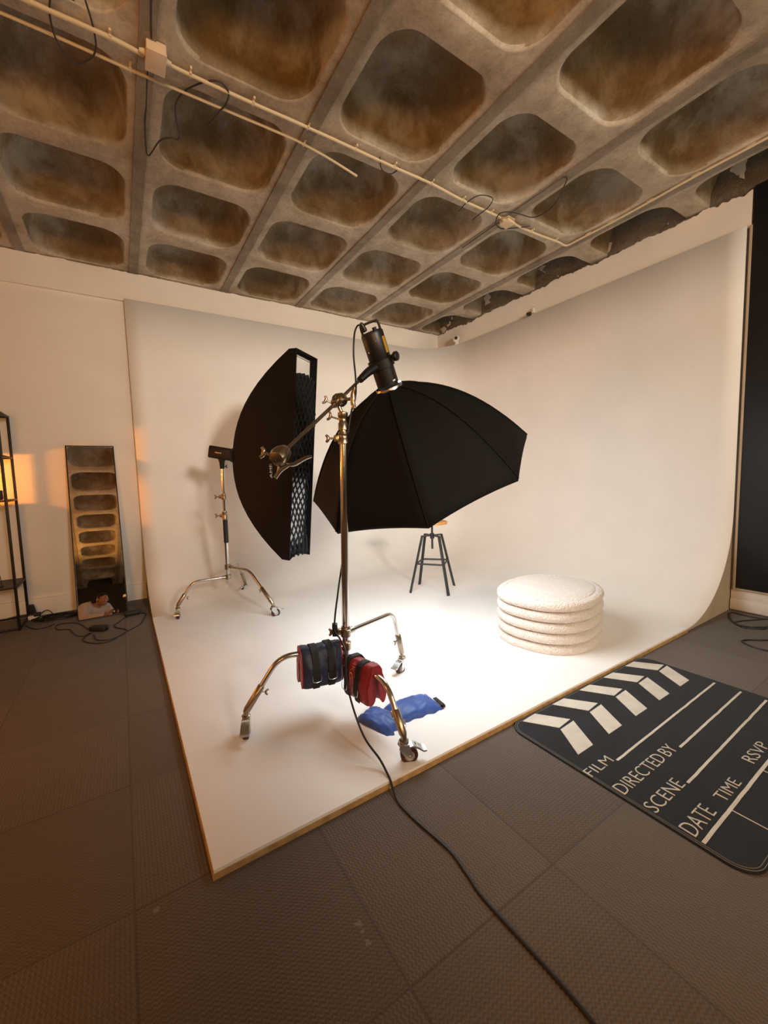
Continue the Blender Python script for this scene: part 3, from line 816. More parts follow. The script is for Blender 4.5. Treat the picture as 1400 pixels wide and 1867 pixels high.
bm = text_bm('AMB', 1, e - rt * 0.032 - vw * 0.0026 - Vector((0, 0, 0.082)), (0, 0, 1), -rt, width=0.055, height=0.009, depth=0.0006); build('lettering', bm, 'rug_white', tg)

# back stand
back, pzB = c_stand('light_stand', 'chrome wheeled light stand at the back with a foam grip, under the tall strip softbox', (0.778, 3.694), None,
    [(0.345, 3.71), (1.064, 3.264), (1.02, 4.128)],
    [[(0, 0.328), (0.30, 0.325)], [(0, 0.424), (0.255, 0.412)], [(0, 0.418), (0.30, 0.400)]],
    (0.87,), (0.006, 0.0), [(-0.25, -1.0), (1.0, 0.1), (-1.0, -0.15)],
    dict(z0=0.27, tubes=[(0.93, 1.06, 0.0150), (1.06, 1.31, 0.0125)], collars=[(0.85, 0.925, 0.025), (1.03, 1.085, 0.022)], kdir=(-0.86, 0.45, 0)), grip=(0.64, 0.85))

# ================================================================== OCTAGONAL SOFTBOX + STROBE
u_ = Vector((0, 0, 1)).cross(OA).normalized(); v_ = OA.cross(u_)
RO = 1.765
AP = OC - OA * OD


def octp(k, t, extra=0.0):
    """rod k at parameter t, 0 at the speed ring, 1 at the rim"""
    r = 0.062 + (OR - 0.062) * t; a = OD * (0.30 * t + 0.70 * t ** 2.3)
    if t <= 0: a = 0
    ang = RO + k * pi / 4
    return AP + OA * (a + extra) + (u_ * cos(ang) + v_ * sin(ang)) * r


octa = thing('octagonal_softbox', 'large black octagonal softbox tilted down on the boom over the cove floor', 'softbox', AP)
bm = NB(); TT = [0, 0.06, 0.14, 0.24, 0.36, 0.48, 0.6, 0.72, 0.84, 0.93, 1.0]
NS = 8; rings = []
for t_ in TT:
    ring = []
    for k in range(8):
        a, b_ = octp(k, t_), octp(k + 1, t_)
        for s in range(NS):
            f = s / NS; p = a.lerp(b_, f)
            sag = 4 * f * (1 - f) * 0.020 * sin(pi * min(1, t_ * 1.05)) ** 0.8
            nrm = ((AP + OA * OD * 1.1) - p).normalized()
            p = p + nrm * sag
            if t_ >= 0.99: p = p - OA * (4 * f * (1 - f) * 0.016)
            ring.append(p)
    rings.append(ring)
# lip running forward past the diffuser, then doubling back inside
lip = [[p + OA * 0.018 + (p - OC).normalized() * -0.004 for p in rings[-1]]]
inn = [[p + OA * -0.062 + (OC - p).normalized() * 0.085 for p in rings[-1]]]
vr = ring_loft(bm, rings + lip + [[p + (OC - p).normalized() * 0.005 for p in lip[0]]] + inn, cap=False)
build('fabric_shell', bm, 'fabric_black', octa, angle=75)
bm = NB()
for k in range(8):
    tube(bm, [octp(k, t_) - ((AP + OA * OD * 1.1) - octp(k, t_)).normalized() * 0.0015 for t_ in TT[1:]], 0.0035, 6, 2)
build('seams', bm, 'fabric_black', octa)
bm = NB(); rr = []
for q, dz in ((0.0, -0.074), (0.35, -0.072), (0.7, -0.070), (1.0, -0.066)):
    rr.append([(OC + OA * dz).lerp(p - OA * 0.004, q) if q > 0 else OC + OA * -0.074 + (p - OC).normalized() * 0.001 for p in inn[0]])
ring_loft(bm, rr, cap=False)
o = build('front_diffuser', bm, 'diffuser_on', octa)
bm = NB(); ring_loft(bm, [[AP + OA * (-0.004) + (u_ * cos(a) + v_ * sin(a)) * 0.076 for a in [2 * pi * i / 32 for i in range(32)]], [AP + OA * 0.012 + (u_ * cos(a) + v_ * sin(a)) * 0.079 for a in [2 * pi * i / 32 for i in range(32)]],
    [AP + OA * 0.012 + (u_ * cos(a) + v_ * sin(a)) * 0.06 for a in [2 * pi * i / 32 for i in range(32)]], [AP + OA * (-0.004) + (u_ * cos(a) + v_ * sin(a)) * 0.06 for a in [2 * pi * i / 32 for i in range(32)]]], cap=False)
build('speed_ring', bm, 'zinc', octa)
bm = NB(); rr = []
for i in range(13):
    a = 0.9 + 1.7 * i / 12
    d = u_ * cos(a) + v_ * sin(a)
    rr.append([AP - OA * 0.010 + d * 0.060, AP - OA * 0.010 + d * 0.073, AP - OA * 0.004 + d * 0.075, AP - OA * 0.004 + d * 0.060])
ring_loft(bm, rr); build('glowing_gap', bm, 'leak', octa)['label'] = 'bright crescent of light leaking at the mount'

st = thing('studio_strobe', 'black cylindrical strobe head with top handle mounted on the octagonal softbox', 'strobe light', AP - OA * 0.02)
bA = -OA; o0 = AP + bA * 0.012
bm = NB(); lathe(bm, [(0.058, 0), (0.062, 0.004), (0.062, 0.10), (0.058, 0.104), (0.058, 0.112), (0.061, 0.116), (0.061, 0.282), (0.056, 0.292), (0.030, 0.294)], o0, bA, 36); body = build('housing', bm, 'plastic_black', st)
# handle at the tail
hx = (rt - bA * rt.dot(bA)).normalized(); hy = bA.cross(hx)
tl = o0 + bA * 0.29
bm = NB(); tube(bm, [tl - hx * 0.048, tl - hx * 0.048 + bA * 0.035, tl - hx * 0.038 + bA * 0.046, tl + hx * 0.038 + bA * 0.046, tl + hx * 0.048 + bA * 0.036, tl + hx * 0.050 - bA * 0.02], 0.0065, 10, 3); build('handle', bm, 'plastic_black', st)
bm = NB(); cyl(bm, tl + hx * 0.02, tl + hx * 0.02 + bA * 0.018, 0.012, n=16); build('socket', bm, 'plastic_black', st)
# yellow label
bm = NB()
toc = (Vector((0, 0, 1.2)) - (o0 + bA * 0.2)); toc = (toc - bA * toc.dot(bA)).normalized(); sdv = bA.cross(toc)
sgn = 1 if sdv.dot(rt) > 0 else -1
ang = lambda a: toc * cos(a) + sdv * (sgn * sin(a))
ring_loft(bm, [[o0 + bA * z + ang(a) * 0.0618 for z in (0.17, 0.255)] + [o0 + bA * z + ang(a) * 0.0595 for z in (0.255, 0.17)] for a in (0.80, 0.9, 1.0, 1.1, 1.2)]); build('yellow_label', bm, 'yellow', body)['label'] = 'yellow label strip'
bm = NB(); ring_loft(bm, [[o0 + bA * z + ang(a) * 0.0622 for z in (0.018, 0.026)] + [o0 + bA * z + ang(a) * 0.0600 for z in (0.026, 0.018)] for a in (0.55, 0.65, 0.75, 0.85)]); build('small_mark', bm, 'paper', body)
for z, a in ((0.245, 0.12), (0.20, -0.85)):
    bm = NB(); sphere(bm, o0 + bA * z + ang(a) * 0.0605, 0.0042, u=10, v=6); build('screw', bm, 'zinc', body)
# yoke band, knob and bracket to the arm
bm = NB(); lathe(bm, [(0.063, 0.098), (0.071, 0.100), (0.071, 0.145), (0.063, 0.147)], o0, bA, 36)
kb = o0 + bA * 0.138
lf = (A0 - kb); lf = (lf - bA * lf.dot(bA)).normalized()
brk = kb + lf * 0.055
tube(bm, [kb + lf * 0.045 - bA * 0.02, kb.lerp(A0, 0.6), A0 + (A0 - A1).normalized() * 0.0], lambda t_: 0.034 - 0.012 * t_, 14, 4, flat=0.8)
build('bracket', bm, 'plastic_black', st)
kd = ang(1.35)
bm = NB(); cyl(bm, kb + kd * 0.06, kb + kd * 0.09, 0.009, n=12); lathe(bm, [(0.010, 0.084), (0.022, 0.086), (0.025, 0.092), (0.025, 0.106), (0.020, 0.110)], kb, (kd + toc * 0.35).normalized(), 20); build('tilt_knob', bm, 'plastic_black', st)

# ================================================================== STRIP SOFTBOX
SC = Vector((1.246, 3.084, 1.368)); th_, ph_ = 2.561, -0.077
SA = Vector((cos(ph_) * sin(th_), cos(ph_) * cos(th_), sin(ph_)))
su = Vector((0, 0, 1)).cross(SA).normalized(); sv = SA.cross(su)
ro = -0.030; su, sv = su * cos(ro) + sv * sin(ro), -su * sin(ro) + sv * cos(ro)
SW, SH, SD = 0.30, 1.64, 0.64
SAP = SC - SA * SD
strip = thing('strip_softbox', 'tall narrow black softbox with a loose honeycomb grid, standing left of the octagonal one', 'softbox', SAP)


def stp(cu, cv, t_):
    """cu, cv in [-1,1] on the rectangle outline"""
    rx = 0.045 + (SW / 2 - 0.045) * (t_ ** 0.9); ry = 0.045 + (SH / 2 - 0.045) * t_
    a = SD * (0.28 * t_ + 0.72 * t_ ** 2.4)
    return SAP + SA * a + su * (cu * rx) + sv * (cv * ry)


TT2 = [0, 0.05, 0.12, 0.2, 0.3, 0.4, 0.5, 0.6, 0.7, 0.8, 0.9, 1.0]
per = [(1, v) for v in [-1 + 2 * i / 14 for i in range(14)]] + [(u, 1) for u in (1, 0.5, 0, -0.5)] + [(-1, 1 - 2 * i / 14) for i in range(14)] + [(u, -1) for u in (-1, -0.5, 0, 0.5)]
rings = [[stp(a, b_, t_) for a, b_ in per] for t_ in TT2]


def sag_end(p, a, b_):
    # bottom edge of the fabric bows upward
    if abs(b_) == 1 and b_ < 0: return p + sv * 0.05 * (1 - a * a)
    return p


rings[-1] = [sag_end(p, a, b_) for p, (a, b_) in zip(rings[-1], per)]
lip = [p + SA * 0.07 for p in rings[-1]]
inn = [p.lerp(SC + sv * ((p - SC).dot(sv)), 0.06) - SA * 0.066 for p in lip]
bm = NB(); ring_loft(bm, rings + [lip, [p.lerp(SC + SA * 0.07 + sv * ((p - SC).dot(sv)), 0.05) for p in lip], inn], cap=False)
build('fabric_shell', bm, 'fabric_black', strip, angle=45)
bm = NB()
nx, ny = 4, 24
g = [[SC + SA * 0.003 + su * (SW * 0.48 * (-1 + 2 * i / nx)) + sv * (SH * 0.49 * (-1 + 2 * j / ny)) for i in range(nx + 1)] for j in range(ny + 1)]
gv = [[bm.verts.new(p) for p in r] for r in g]
for j in range(ny):
    for i in range(nx): bm.faces.new((gv[j][i], gv[j][i + 1], gv[j + 1][i + 1], gv[j + 1][i]))
build('front_diffuser', bm, 'diffuser', strip)
bm = NB()
for s in (0.90, 0.955):
    ring_loft(bm, [[SC + SA * 0.006 + su * (SW / 2 * s * a) + sv * (SH / 2 * (1 - (1 - s) * 0.3) * b_) for a, b_ in ((-1, -1), (1, -1), (1, 1), (-1, 1))], [SC + SA * 0.010 + su * (SW / 2 * (s - 0.03) * a) + sv * (SH / 2 * ((1 - (1 - s) * 0.3) - 0.006) * b_) for a, b_ in ((-1, -1), (1, -1), (1, 1), (-1, 1))]], cap=False)
build('diffuser_hem', bm, 'silver', strip)
# honeycomb grid: diamond cells of cloth ribbon, slack and pulled off the top
bm = NB()


def gp(s, t_, dep):
    """s across -1..1, t 0 bottom..1 top of the grid"""
    top = 0.775 + 0.035 * sin((s + 1) * 1.5)
    z = -0.97 + (top + 0.97) * (t_ + 0.06 * sin(t_ * 9 + s * 0.8) * t_ * (1 - t_))
    bun = 0.018 * sin(t_ * 21 + s * 2) + 0.02 * sin(t_ * 8)
    cx_ = s * 0.93 + 0.09 * sin(t_ * 13)*(1-abs(s)) 
    return SC + SA * (0.020 + dep * (0.014 + 0.040 * max(0, min(1, (t_ - 0.42) * 7)) + 0.03 * max(0, 1 - t_ * 14)) + 0.008 * sin(t_ * 17 + s)) + su * (SW / 2 * cx_) + sv * (SH / 2 * z)


NXC, NYC = 5, 30
for j in range(NYC):
    for i in range(NXC + 1):
        for sg in (1, -1):
            if j % 2 == 0: s0, s1 = i, i + sg * 0.5
            else: s0, s1 = i + 0.5, i + 0.5 - sg * 0.5 if False else i + 0.5 + sg * 0.5
            if not (0 <= s0 <= NXC and 0 <= s1 <= NXC): continue
            a0, a1 = -1 + 2 * s0 / NXC, -1 + 2 * s1 / NXC
            t0, t1 = j / NYC, (j + 1) / NYC
            q = [gp(a0, t0, 0), gp(a1, t1, 0), gp(a1, t1, 1), gp(a0, t0, 1)]
            off = su * 0.0022
            ring_loft(bm, [[p - off for p in q], [p + off for p in q]])
# hanging folds where the grid is bunched at the lower end
for k in range(5):
    s = -0.9 + 0.45 * k
    tube(bm, [gp(s, 0.10, 0.9), gp(s * 0.95, 0.05, 1.1), gp(s * 0.9, 0.0, 0.8), SC + su * (SW / 2 * s * 0.95) - sv * (SH * 0.488) + SA * 0.05], 0.008, 6, 4)
build('honeycomb_grid', bm, 'grid', strip, smooth=False)
bm = NB(); lathe(bm, [(0.060, -0.02), (0.070, -0.018), (0.070, 0.006), (0.06, 0.01)], SAP, SA, 28); build('speed_ring', bm, 'plastic_black', strip)

s2 = thing('studio_strobe', 'black flat-bodied strobe head on the back stand behind the strip softbox', 'strobe light', pzB(1.32))
bb = SAP - SA * 0.018
tgt = Vector((0.70, 3.745, 1.462))
sd_ = (SAP - SA * 0.018) - tgt; ax0 = sd_.normalized(); axs = frame(ax0, (0, 0, 1))
bm = NB(); L = sd_.length
box(bm, (bb + tgt) / 2, (0.10, 0.108, L), (axs[0], axs[1], axs[2]), bev=0.014, seg=3); bd = build('housing', bm, 'plastic_black', s2)
bm = NB(); lathe(bm, [(0.05, 0), (0.062, 0.004), (0.062, 0.03), (0.05, 0.034)], bb - ax0 * 0.03, ax0, 28); build('front_collar', bm, 'plastic_black', s2)
bm = NB(); mid = pzB(1.40); lathe(bm, [(0.017, 0), (0.020, 0.005), (0.024, 0.06), (0.034, 0.085), (0.034, 0.11)], pzB(1.305), (0, 0, 1), 20); wing_knob(bm, pzB(1.325) + rt * 0.012, rt, 0.03, 0.012, 0.006); build('stand_socket', bm, 'plastic_black', s2)
bm = NB(); sidev = -vw; box(bm, (bb + tgt) / 2 - axs[0] * 0.052 * (1 if axs[0].dot(vw) > 0 else -1) + ax0 * -0.02, (0.003, 0.010, 0.055), axs, bev=0.0008); build('name_plate', bm, 'zinc', bd)


# ================================================================== SANDBAGS
def saddle_bag(name, label, A, d, L, zt, zb, mcol, mside, half=0.058, lift=0.0, seed=1, tilt=0.0, straps=(0.30, 0.70)):
    """weight bag folded over a stand leg; A start on leg axis, d along the leg"""
    t = thing(name, label, 'sandbag', Vector((A[0], A[1], zb)) + Vector((*d, 0)).normalized() * L / 2)
    d = Vector((*d, 0)).normalized(); x = Vector((-d.y, d.x, 0)); up = Vector((0, 0, 1))
    dd = (d + up * tilt).normalized(); up = x.cross(dd) if x.cross(dd).z > 0 else dd.cross(x)
    A = Vector(A)
    hz = zt - zb

    def contour(s):
        """outer contour point (lateral, vertical) for s in 0..1 from left hem over the top to right hem, then back inside"""
        pts = [(-half * 1.15, -hz), (-half * 1.42, -hz * 0.86), (-half * 1.5, -hz * 0.55), (-half * 1.12, -hz * 0.22), (-half * 0.55, -hz * 0.02), (0, 0.0), (half * 0.55, -hz * 0.02), (half * 1.12, -hz * 0.22), (half * 1.5, -hz * 0.55), (half * 1.42, -hz * 0.86), (half * 1.15, -hz),
               (half * 0.62, -hz * 0.97), (half * 0.30, -hz * 0.70), (half * 0.25, -hz * 0.42), (0, -hz * 0.27), (-half * 0.25, -hz * 0.42), (-half * 0.30, -hz * 0.70), (-half * 0.62, -hz * 0.97)]
        return pts
    C0 = catmull([(p[0], p[1], 0) for p in contour(0)], 3, True)
    n_ = 22; rings = []
    for i in range(n_ + 1):
        f = i / n_; e = min(f, 1 - f) * 2
        puff = 0.80 + 0.20 * min(1, e * 4) ** 0.5
        ring = []
        for k, p in enumerate(C0):
            q = A + dd * (L * f) + x * (p.x * puff) + up * (p.y * (0.97 + 0.03 * puff))
            nz = noise.noise(q * 22 + Vector((seed, 0, 0))) * 0.009 + noise.noise(q * 60 + Vector((seed, 3, 0))) * 0.004
            q = q + x * (nz if p.x > 0 else -nz) + up * nz * 0.5
            ring.append(q)
        rings.append(ring)
    bm = NB(); ring_loft(bm, rings, cap=False); body_ = build('bag_body', bm, mcol, t, angle=70)
    for s, i0 in ((0, 0), (1, n_)):
        bm = NB(); cen = sum(rings[i0], Vector()) / len(rings[i0]); r2 = rings[i0]
        a = [p - dd * (0.001 if s == 0 else -0.001) for p in r2]
        # bulging end panels of each flap
        mid = []
        N = len(r2)
        for k, p in enumerate(r2):
            op = r2[(N - k + 3 * 10) % N] if False else p
            mid.append(p)
        ring_loft(bm, [a, [p + dd * (-0.006 if s == 0 else 0.006) for p in r2]])
        e_ = build('end_panel', bm, mside, t, angle=70)
    # straps
    outer = list(range(0, 31))
    for f in straps:
        bm = NB(); w = 0.0165; rr = []
        for k in outer[1:30]:
            i1 = int(round(f * n_)); p = rings[i1][k]
            lat = (p - (A + dd * (L * i1 / n_))); nrm = (lat - up * (-hz * 0.45) ); nrm = (nrm - dd * nrm.dot(dd)).normalized()
            base = A + dd * (L * f) + (p - (A + dd * (L * i1 / n_))); base = base - dd * ((base - (A + dd * (L * f))).dot(dd))
            q = [base - dd * w + nrm * 0.001, base - dd * w + nrm * 0.0065, base + dd * w + nrm * 0.0065, base + dd * w + nrm * 0.001]
            rr.append(q)
        ring_loft(bm, rr); sp = build('strap', bm, 'strap', t, angle=50)
        for k_, sgn_ in ((5, -1), (25, 1)):
            p = A + dd * (L * f) + x * (C0[k_].x * 1.03) + up * C0[k_].y
            nn = x * sgn_
            q = [p - dd * 0.021 + nn * 0.006 + up * 0.008, p - dd * 0.019 + nn * 0.010 - up * 0.022, p + dd * 0.019 + nn * 0.010 - up * 0.022, p + dd * 0.021 + nn * 0.006 + up * 0.008]
            bm = NB(); tube(bm, q, 0.0016, 8, 2, closed=False); build('buckle_ring', bm, 'zinc', sp)
    return t, A, dd, x, up, hz, half


d1 = ((0.413 - 0.902), (1.778 - 1.716))
ds = Vector((*d1, 0)).normalized()
saddle_bag('ankle_weight_sandbag', 'navy blue weight bag with two black straps and red ends, over the stand leg', (0.902 + ds.x * 0.030, 1.716 + ds.y * 0.030, 0.390), d1, 0.195, 0.390, 0.203, 'navy', 'red', half=0.045, seed=2, tilt=0.02)
d2 = (0.937 - 0.902, 1.245 - 1.716); ds2 = Vector((*d2, 0)).normalized()
tb, A_, dd_, x_, up_, hz_, hf_ = saddle_bag('ankle_weight_sandbag', 'red weight bag marked 4KG with black straps, over the stand leg nearest the camera', (0.902 + ds2.x * 0.075, 1.716 + ds2.y * 0.075, 0.338), d2, 0.180, 0.338, 0.165, 'red', 'red', half=0.042, seed=8, tilt=0.05, straps=(0.14, 0.63))
sg = -1 if x_.dot(Vector((-1, 0, 0))) > 0 else 1
lat = x_ * (1 if x_.x < 0 else -1)
tn = (lat * 0.80 + up_ * 0.60).normalized(); td = (lat * 0.60 - up_ * 0.80).normalized()
from mathutils.bvhtree import BVHTree
bag = [c for c in tb.children if c.name.startswith('bag_body')][0]
off_ = wloc(bag)
tree = BVHTree.FromPolygons([v.co + off_ for v in bag.data.vertices], [tuple(p.vertices) for p in bag.data.polygons])
yd = dd_ if td.cross(dd_).dot(tn) > 0 else dd_
org = A_ + dd_ * (0.180 * 0.30) + lat * 0.020 - up_ * 0.010 + tn * 0.10
bm = text_bm('4KG', 1, org, td, yd, width=0.080, height=0.030, depth=0.0)
for v in bm.verts:
    hit = tree.ray_cast(v.co, -tn, 0.4)
    if hit[0] is not None: v.co = hit[0] + tn * 0.003
bmesh.ops.remove_doubles(bm, verts=bm.verts, dist=1e-6)
build('lettering', bm, 'letter_red', tb)

# blue bag on the floor
def pillow(bm, o, ex, ey, L, Wd, h, seed, n=18, m_=12, lift=lambda u: 0):
    o = Vector(o); rings_t = []; up = Vector((0, 0, 1))
    top, bot = [], []
    for i in range(n + 1):
        rt_, rb_ = [], []
        for j in range(m_ + 1):
            u, v = i / n, j / m_
            e = (1 - abs(2 * u - 1) ** 3.5) * (1 - abs(2 * v - 1) ** 3.0); e = max(e, 0) ** 0.6
            wob = 0.006 * noise.noise(Vector((u * 7, v * 5, seed)))
            pinch = 1 - 0.06 * sin(u * 23) * (abs(2 * v - 1) ** 4)
            p = o + ex * (L * u) + ey * (Wd * (v - 0.5) * pinch)
            z = lift(u)
            hh = h * (1 + 0.30 * noise.noise(Vector((u * 6, v * 6, seed + 3))) + 0.12 * noise.noise(Vector((u * 22, v * 20, seed + 5))))
            rt_.append(p + up * (z + 0.007 + e * hh + wob)); rb_.append(p + up * (z + 0.001 + 0.004 * (1 - e)))
        top.append(rt_); bot.append(rb_)
    tv = [[bm.verts.new(p) for p in r] for r in top]; bv = [[bm.verts.new(p) for p in r] for r in bot]
    for i in range(n):
        for j in range(m_):
            bm.faces.new((tv[i][j], tv[i + 1][j], tv[i + 1][j + 1], tv[i][j + 1])); bm.faces.new((bv[i][j], bv[i][j + 1], bv[i + 1][j + 1], bv[i + 1][j]))
    for i in range(n):
        bm.faces.new((tv[i][0], bv[i][0], bv[i + 1][0], tv[i + 1][0])); bm.faces.new((tv[i][m_], tv[i + 1][m_], bv[i + 1][m_], bv[i][m_]))
    for j in range(m_):
        bm.faces.new((tv[0][j], tv[0][j + 1], bv[0][j + 1], bv[0][j])); bm.faces.new((tv[n][j], bv[n][j], bv[n][j + 1], tv[n][j + 1]))


blue = thing('weight_sandbag', 'bright blue weight bag lying flat on the cove floor behind the front castor', 'sandbag', (1.1, 1.52, ZF))
bm = NB(); e1 = Vector((0.995, -0.10, 0)).normalized(); e2 = Vector((0.10, 0.995, 0)); pillow(bm, (1.045, 1.535, ZF), e1, e2, 0.265, 0.165, 0.038, 3, lift=lambda u: 0.004)
build('long_pouch', bm, 'blue', blue, angle=70)
bm = NB(); e3 = Vector((0.93, 0.36, 0)).normalized(); e4 = Vector((-0.30, 0.95, 0)).normalized(); pillow(bm, (0.915, 1.50, ZF), e3, e4, 0.15, 0.215, 0.040, 9)
build('short_pouch', bm, 'blue', blue, angle=70)
bm = NB(); tube(bm, [(1.00, 1.445, ZF + 0.012), (1.02, 1.425, ZF + 0.012), (1.055, 1.43, ZF + 0.014), (1.065, 1.455, ZF + 0.03)], 0.006, 8, 4, flat=0.6); build('handle_ring', bm, 'zinc', blue)
bm = NB(); box(bm, (1.305, 1.475, ZF + 0.03), (0.02, 0.07, 0.006), (e1, e2, Vector((0, 0, 1))), bev=0.001); box(bm, (1.312, 1.45, ZF + 0.012), (0.016, 0.018, 0.02)); build('end_strap', bm, 'strap', blue)


# ================================================================== STOOL
sc_ = Vector((2.640, 3.035, 0))
stool = thing('bar_stool', 'black metal bar stool with a round wooden seat, half hidden behind the octagonal softbox', 'stool', (sc_.x, sc_.y, ZF))
Z3 = Vector((0, 0, 1))
feet = [Vector((2.385, 3.09, 0)), Vector((2.617, 2.79, 0)), Vector((2.655, 3.275, 0)), Vector((2.915, 3.02, 0))]
cen = sum(feet, Vector()) / 4
opp = [3, 2, 1, 0]
for f in feet:
    d = (f - cen).normalized(); tp = cen + d * 0.115 + Z3 * 0.585; bt = f + Z3 * ZF
    ax = (bt - tp).normalized(); x = Vector((-d.y, d.x, 0)); y = ax.cross(x)
    bm = NB(); box(bm, (tp + bt) / 2, (0.012, 0.030, (bt - tp).length), (y, x, ax), bev=0.002)
    box(bm, (tp + cen + Z3 * 0.588) / 2 + Z3 * 0.0, (0.125, 0.030, 0.012), (d, x, Z3), bev=0.002)
    build('leg', bm, 'stool_metal', stool)
bm = NB(); ang0 = [(f - cen).normalized() for f in feet]
rp = []
order = [0, 1, 3, 2]
for k in order:
    f = feet[k]; d = (f - cen).normalized(); zz = 0.315
    tt = (0.585 - zz) / (0.585 - ZF); r = 0.115 + ((f - cen).length - 0.115) * tt
    rp.append((d, r, zz))
for i in range(4):
    d0, r0, z = rp[i]; d1_, r1, _ = rp[(i + 1) % 4]
    a, b_ = cen + d0 * r0 + Z3 * z, cen + d1_ * r1 + Z3 * z
    dr = (b_ - a).normalized()
    tube(bm, [a + dr * 0.012, a + dr * 0.02, b_ - dr * 0.02, b_ - dr * 0.012], 0.009, 10, 0)
build('foot_ring', bm, 'stool_metal', stool)
bm = NB(); lathe(bm, [(0.020, 0), (0.022, 0.003), (0.022, 0.05), (0.018, 0.053)], cen + Z3 * 0.555, Z3, 20); build('hub', bm, 'stool_metal', stool)
bm = NB(); cyl(bm, cen + Z3 * 0.45, cen + Z3 * 0.70, 0.0105, n=14); lathe(bm, [(0.05, 0), (0.06, 0.004), (0.02, 0.006)], cen + Z3 * 0.695, Z3, 20); build('screw_post', bm, 'stool_metal', stool)
bm = NB(); lathe(bm, [(0.10, 0), (0.148, 0.002), (0.152, 0.010), (0.152, 0.022), (0.146, 0.030), (0.10, 0.027), (0.02, 0.025)], cen + Z3 * 0.700, Z3, 40); build('seat', bm, 'wood_seat', stool)

# ================================================================== POUF
pc = Vector((2.585, 1.72, ZF)); ap = math.radians(14)
pex = Vector((cos(ap), sin(ap), 0)); pey = Vector((-sin(ap), cos(ap), 0))
PA, PB, PH = 0.405, 0.325, 0.352
pouf = thing('boucle_pouf', 'cream boucle oval pouf made of five stacked padded rolls on the cove floor', 'pouf', pc)


def oval(s, inset, z):
    out = []
    for i in range(72):
        a = 2 * pi * i / 72; ca, sa = cos(a), sin(a); e = 2 / 2.35
        x = (PA - inset) * math.copysign(abs(ca) ** e, ca); y = (PB - inset) * math.copysign(abs(sa) ** e, sa)
        out.append(pc + pex * x + pey * y + Z3 * z)
    return out


hl = PH / 5
for k in range(5):
    bm = NB(); z0 = k * hl; rr = []
    for j in range(13):
        a = -pi / 2 + pi * j / 12
        rr.append(oval(1, 0.040 - 0.040 * cos(a) ** 0.85 if cos(a) > 0.001 else 0.040, z0 + hl / 2 + (hl / 2 - 0.001) * sin(a)))
    if k == 4:
        rr = rr[:10]
        rr.append(oval(1, 0.030, z0 + hl - 0.004)); rr.append(oval(1, 0.042, z0 + hl - 0.002)); rr.append(oval(1, 0.050, z0 + hl - 0.010)); rr.append(oval(1, 0.060, z0 + hl - 0.001)); rr.append(oval(1, 0.075, z0 + hl + 0.003)); rr.append(oval(1, 0.10, z0 + hl + 0.004)); rr.append(oval(1, 0.16, z0 + hl + 0.008)); rr.append(oval(1, 0.26, z0 + hl + 0.009))
    ring_loft(bm, rr)
    for v in bm.verts: v.co += (v.co - pc).normalized() * (0.003 * noise.noise(v.co * 11) + 0.0012 * noise.noise(v.co * 60))
    build('padded_roll' if k < 4 else 'top_cushion', bm, 'boucle', pouf, angle=70)

# ================================================================== RUG
rug = thing('clapperboard_rug', 'black rug printed like a film clapperboard, lying on the carpet at right', 'rug', (2.116, 0.76, 0))
RX0, RX1, RY0, RY1 = 1.477, 2.758, 0.325, 1.200
rq = 0.075


def rrect_pts(x0, x1, y0, y1, r, n=10):
    out = []
    for q, (cx_, cy_) in enumerate(((x1 - r, y1 - r), (x0 + r, y1 - r), (x0 + r, y0 + r), (x1 - r, y0 + r))):
        for i in range(n + 1):
            a = q * pi / 2 + i / n * pi / 2
            out.append((cx_ + r * cos(a), cy_ + r * sin(a)))
    return out


Y1r = Y0 - 0.006
def rugring(ins, z): return [Vector((x, y, z)) for x, y in rrect_pts(RX0 + ins, RX1 - ins, RY0 + ins, Y1r - ins, rq - ins)]


bm = NB(); ring_loft(bm, [rugring(0, 0.0005), rugring(0, 0.006), rugring(0.003, 0.008), rugring(0.012, 0.0085)]); build('pile', bm, 'rug', rug)
for ins in (0.005, 0.013):
    bm = NB(); tube(bm, rugring(ins, 0.0088), 0.0011, 5, 0, closed=True); build('border_stitch', bm, 'stitch', rug)
ZR = 0.0086


def flatpoly(bm, pts, z=ZR, th=0.0012): ring_loft(bm, [[Vector((x, y, z - 0.002)) for x, y in pts], [Vector((x, y, z + th)) for x, y in pts]])


for i in range(5):
    s = 1.563 + i * 0.2405
    top = Y1r - 0.012
    bm = NB(); flatpoly(bm, [(s, top - (0.006 if i == 0 else 0)), (s + 0.100, top), (s + 0.198, 1.058), (s + 0.096, 1.048)]); build('upper_stripe', bm, 'rug_white', rug, smooth=False)
    bm = NB(); flatpoly(bm, [(s + 0.090, 1.038), (s + 0.200, 1.043), (s + 0.108, 0.900), (s - 0.004, 0.900)]); build('lower_stripe', bm, 'rug_white', rug, smooth=False)


def ruled(x0, y0, x1, y1, w):
    bm = NB(); n_ = 40; rr = []
    for i in range(n_ + 1):
        f = i / n_; x = x0 + (x1 - x0) * f; y = y0 + (y1 - y0) * f; y += 0.0016 * noise.noise(Vector((x * 16 + y * 9, 1, 0)))
        if abs(x1 - x0) > abs(y1 - y0): q = [Vector((x, y - w / 2, ZR - 0.002)), Vector((x, y - w / 2, ZR + 0.0012)), Vector((x, y + w / 2, ZR + 0.0012)), Vector((x, y + w / 2, ZR - 0.002))]
        else: q = [Vector((x - w / 2, y, ZR - 0.002)), Vector((x - w / 2, y, ZR + 0.0012)), Vector((x + w / 2, y, ZR + 0.0012)), Vector((x + w / 2, y, ZR - 0.002))]
        rr.append(q)
    ring_loft(bm, rr); build('ruled_line', bm, 'rug_white', rug, smooth=False)


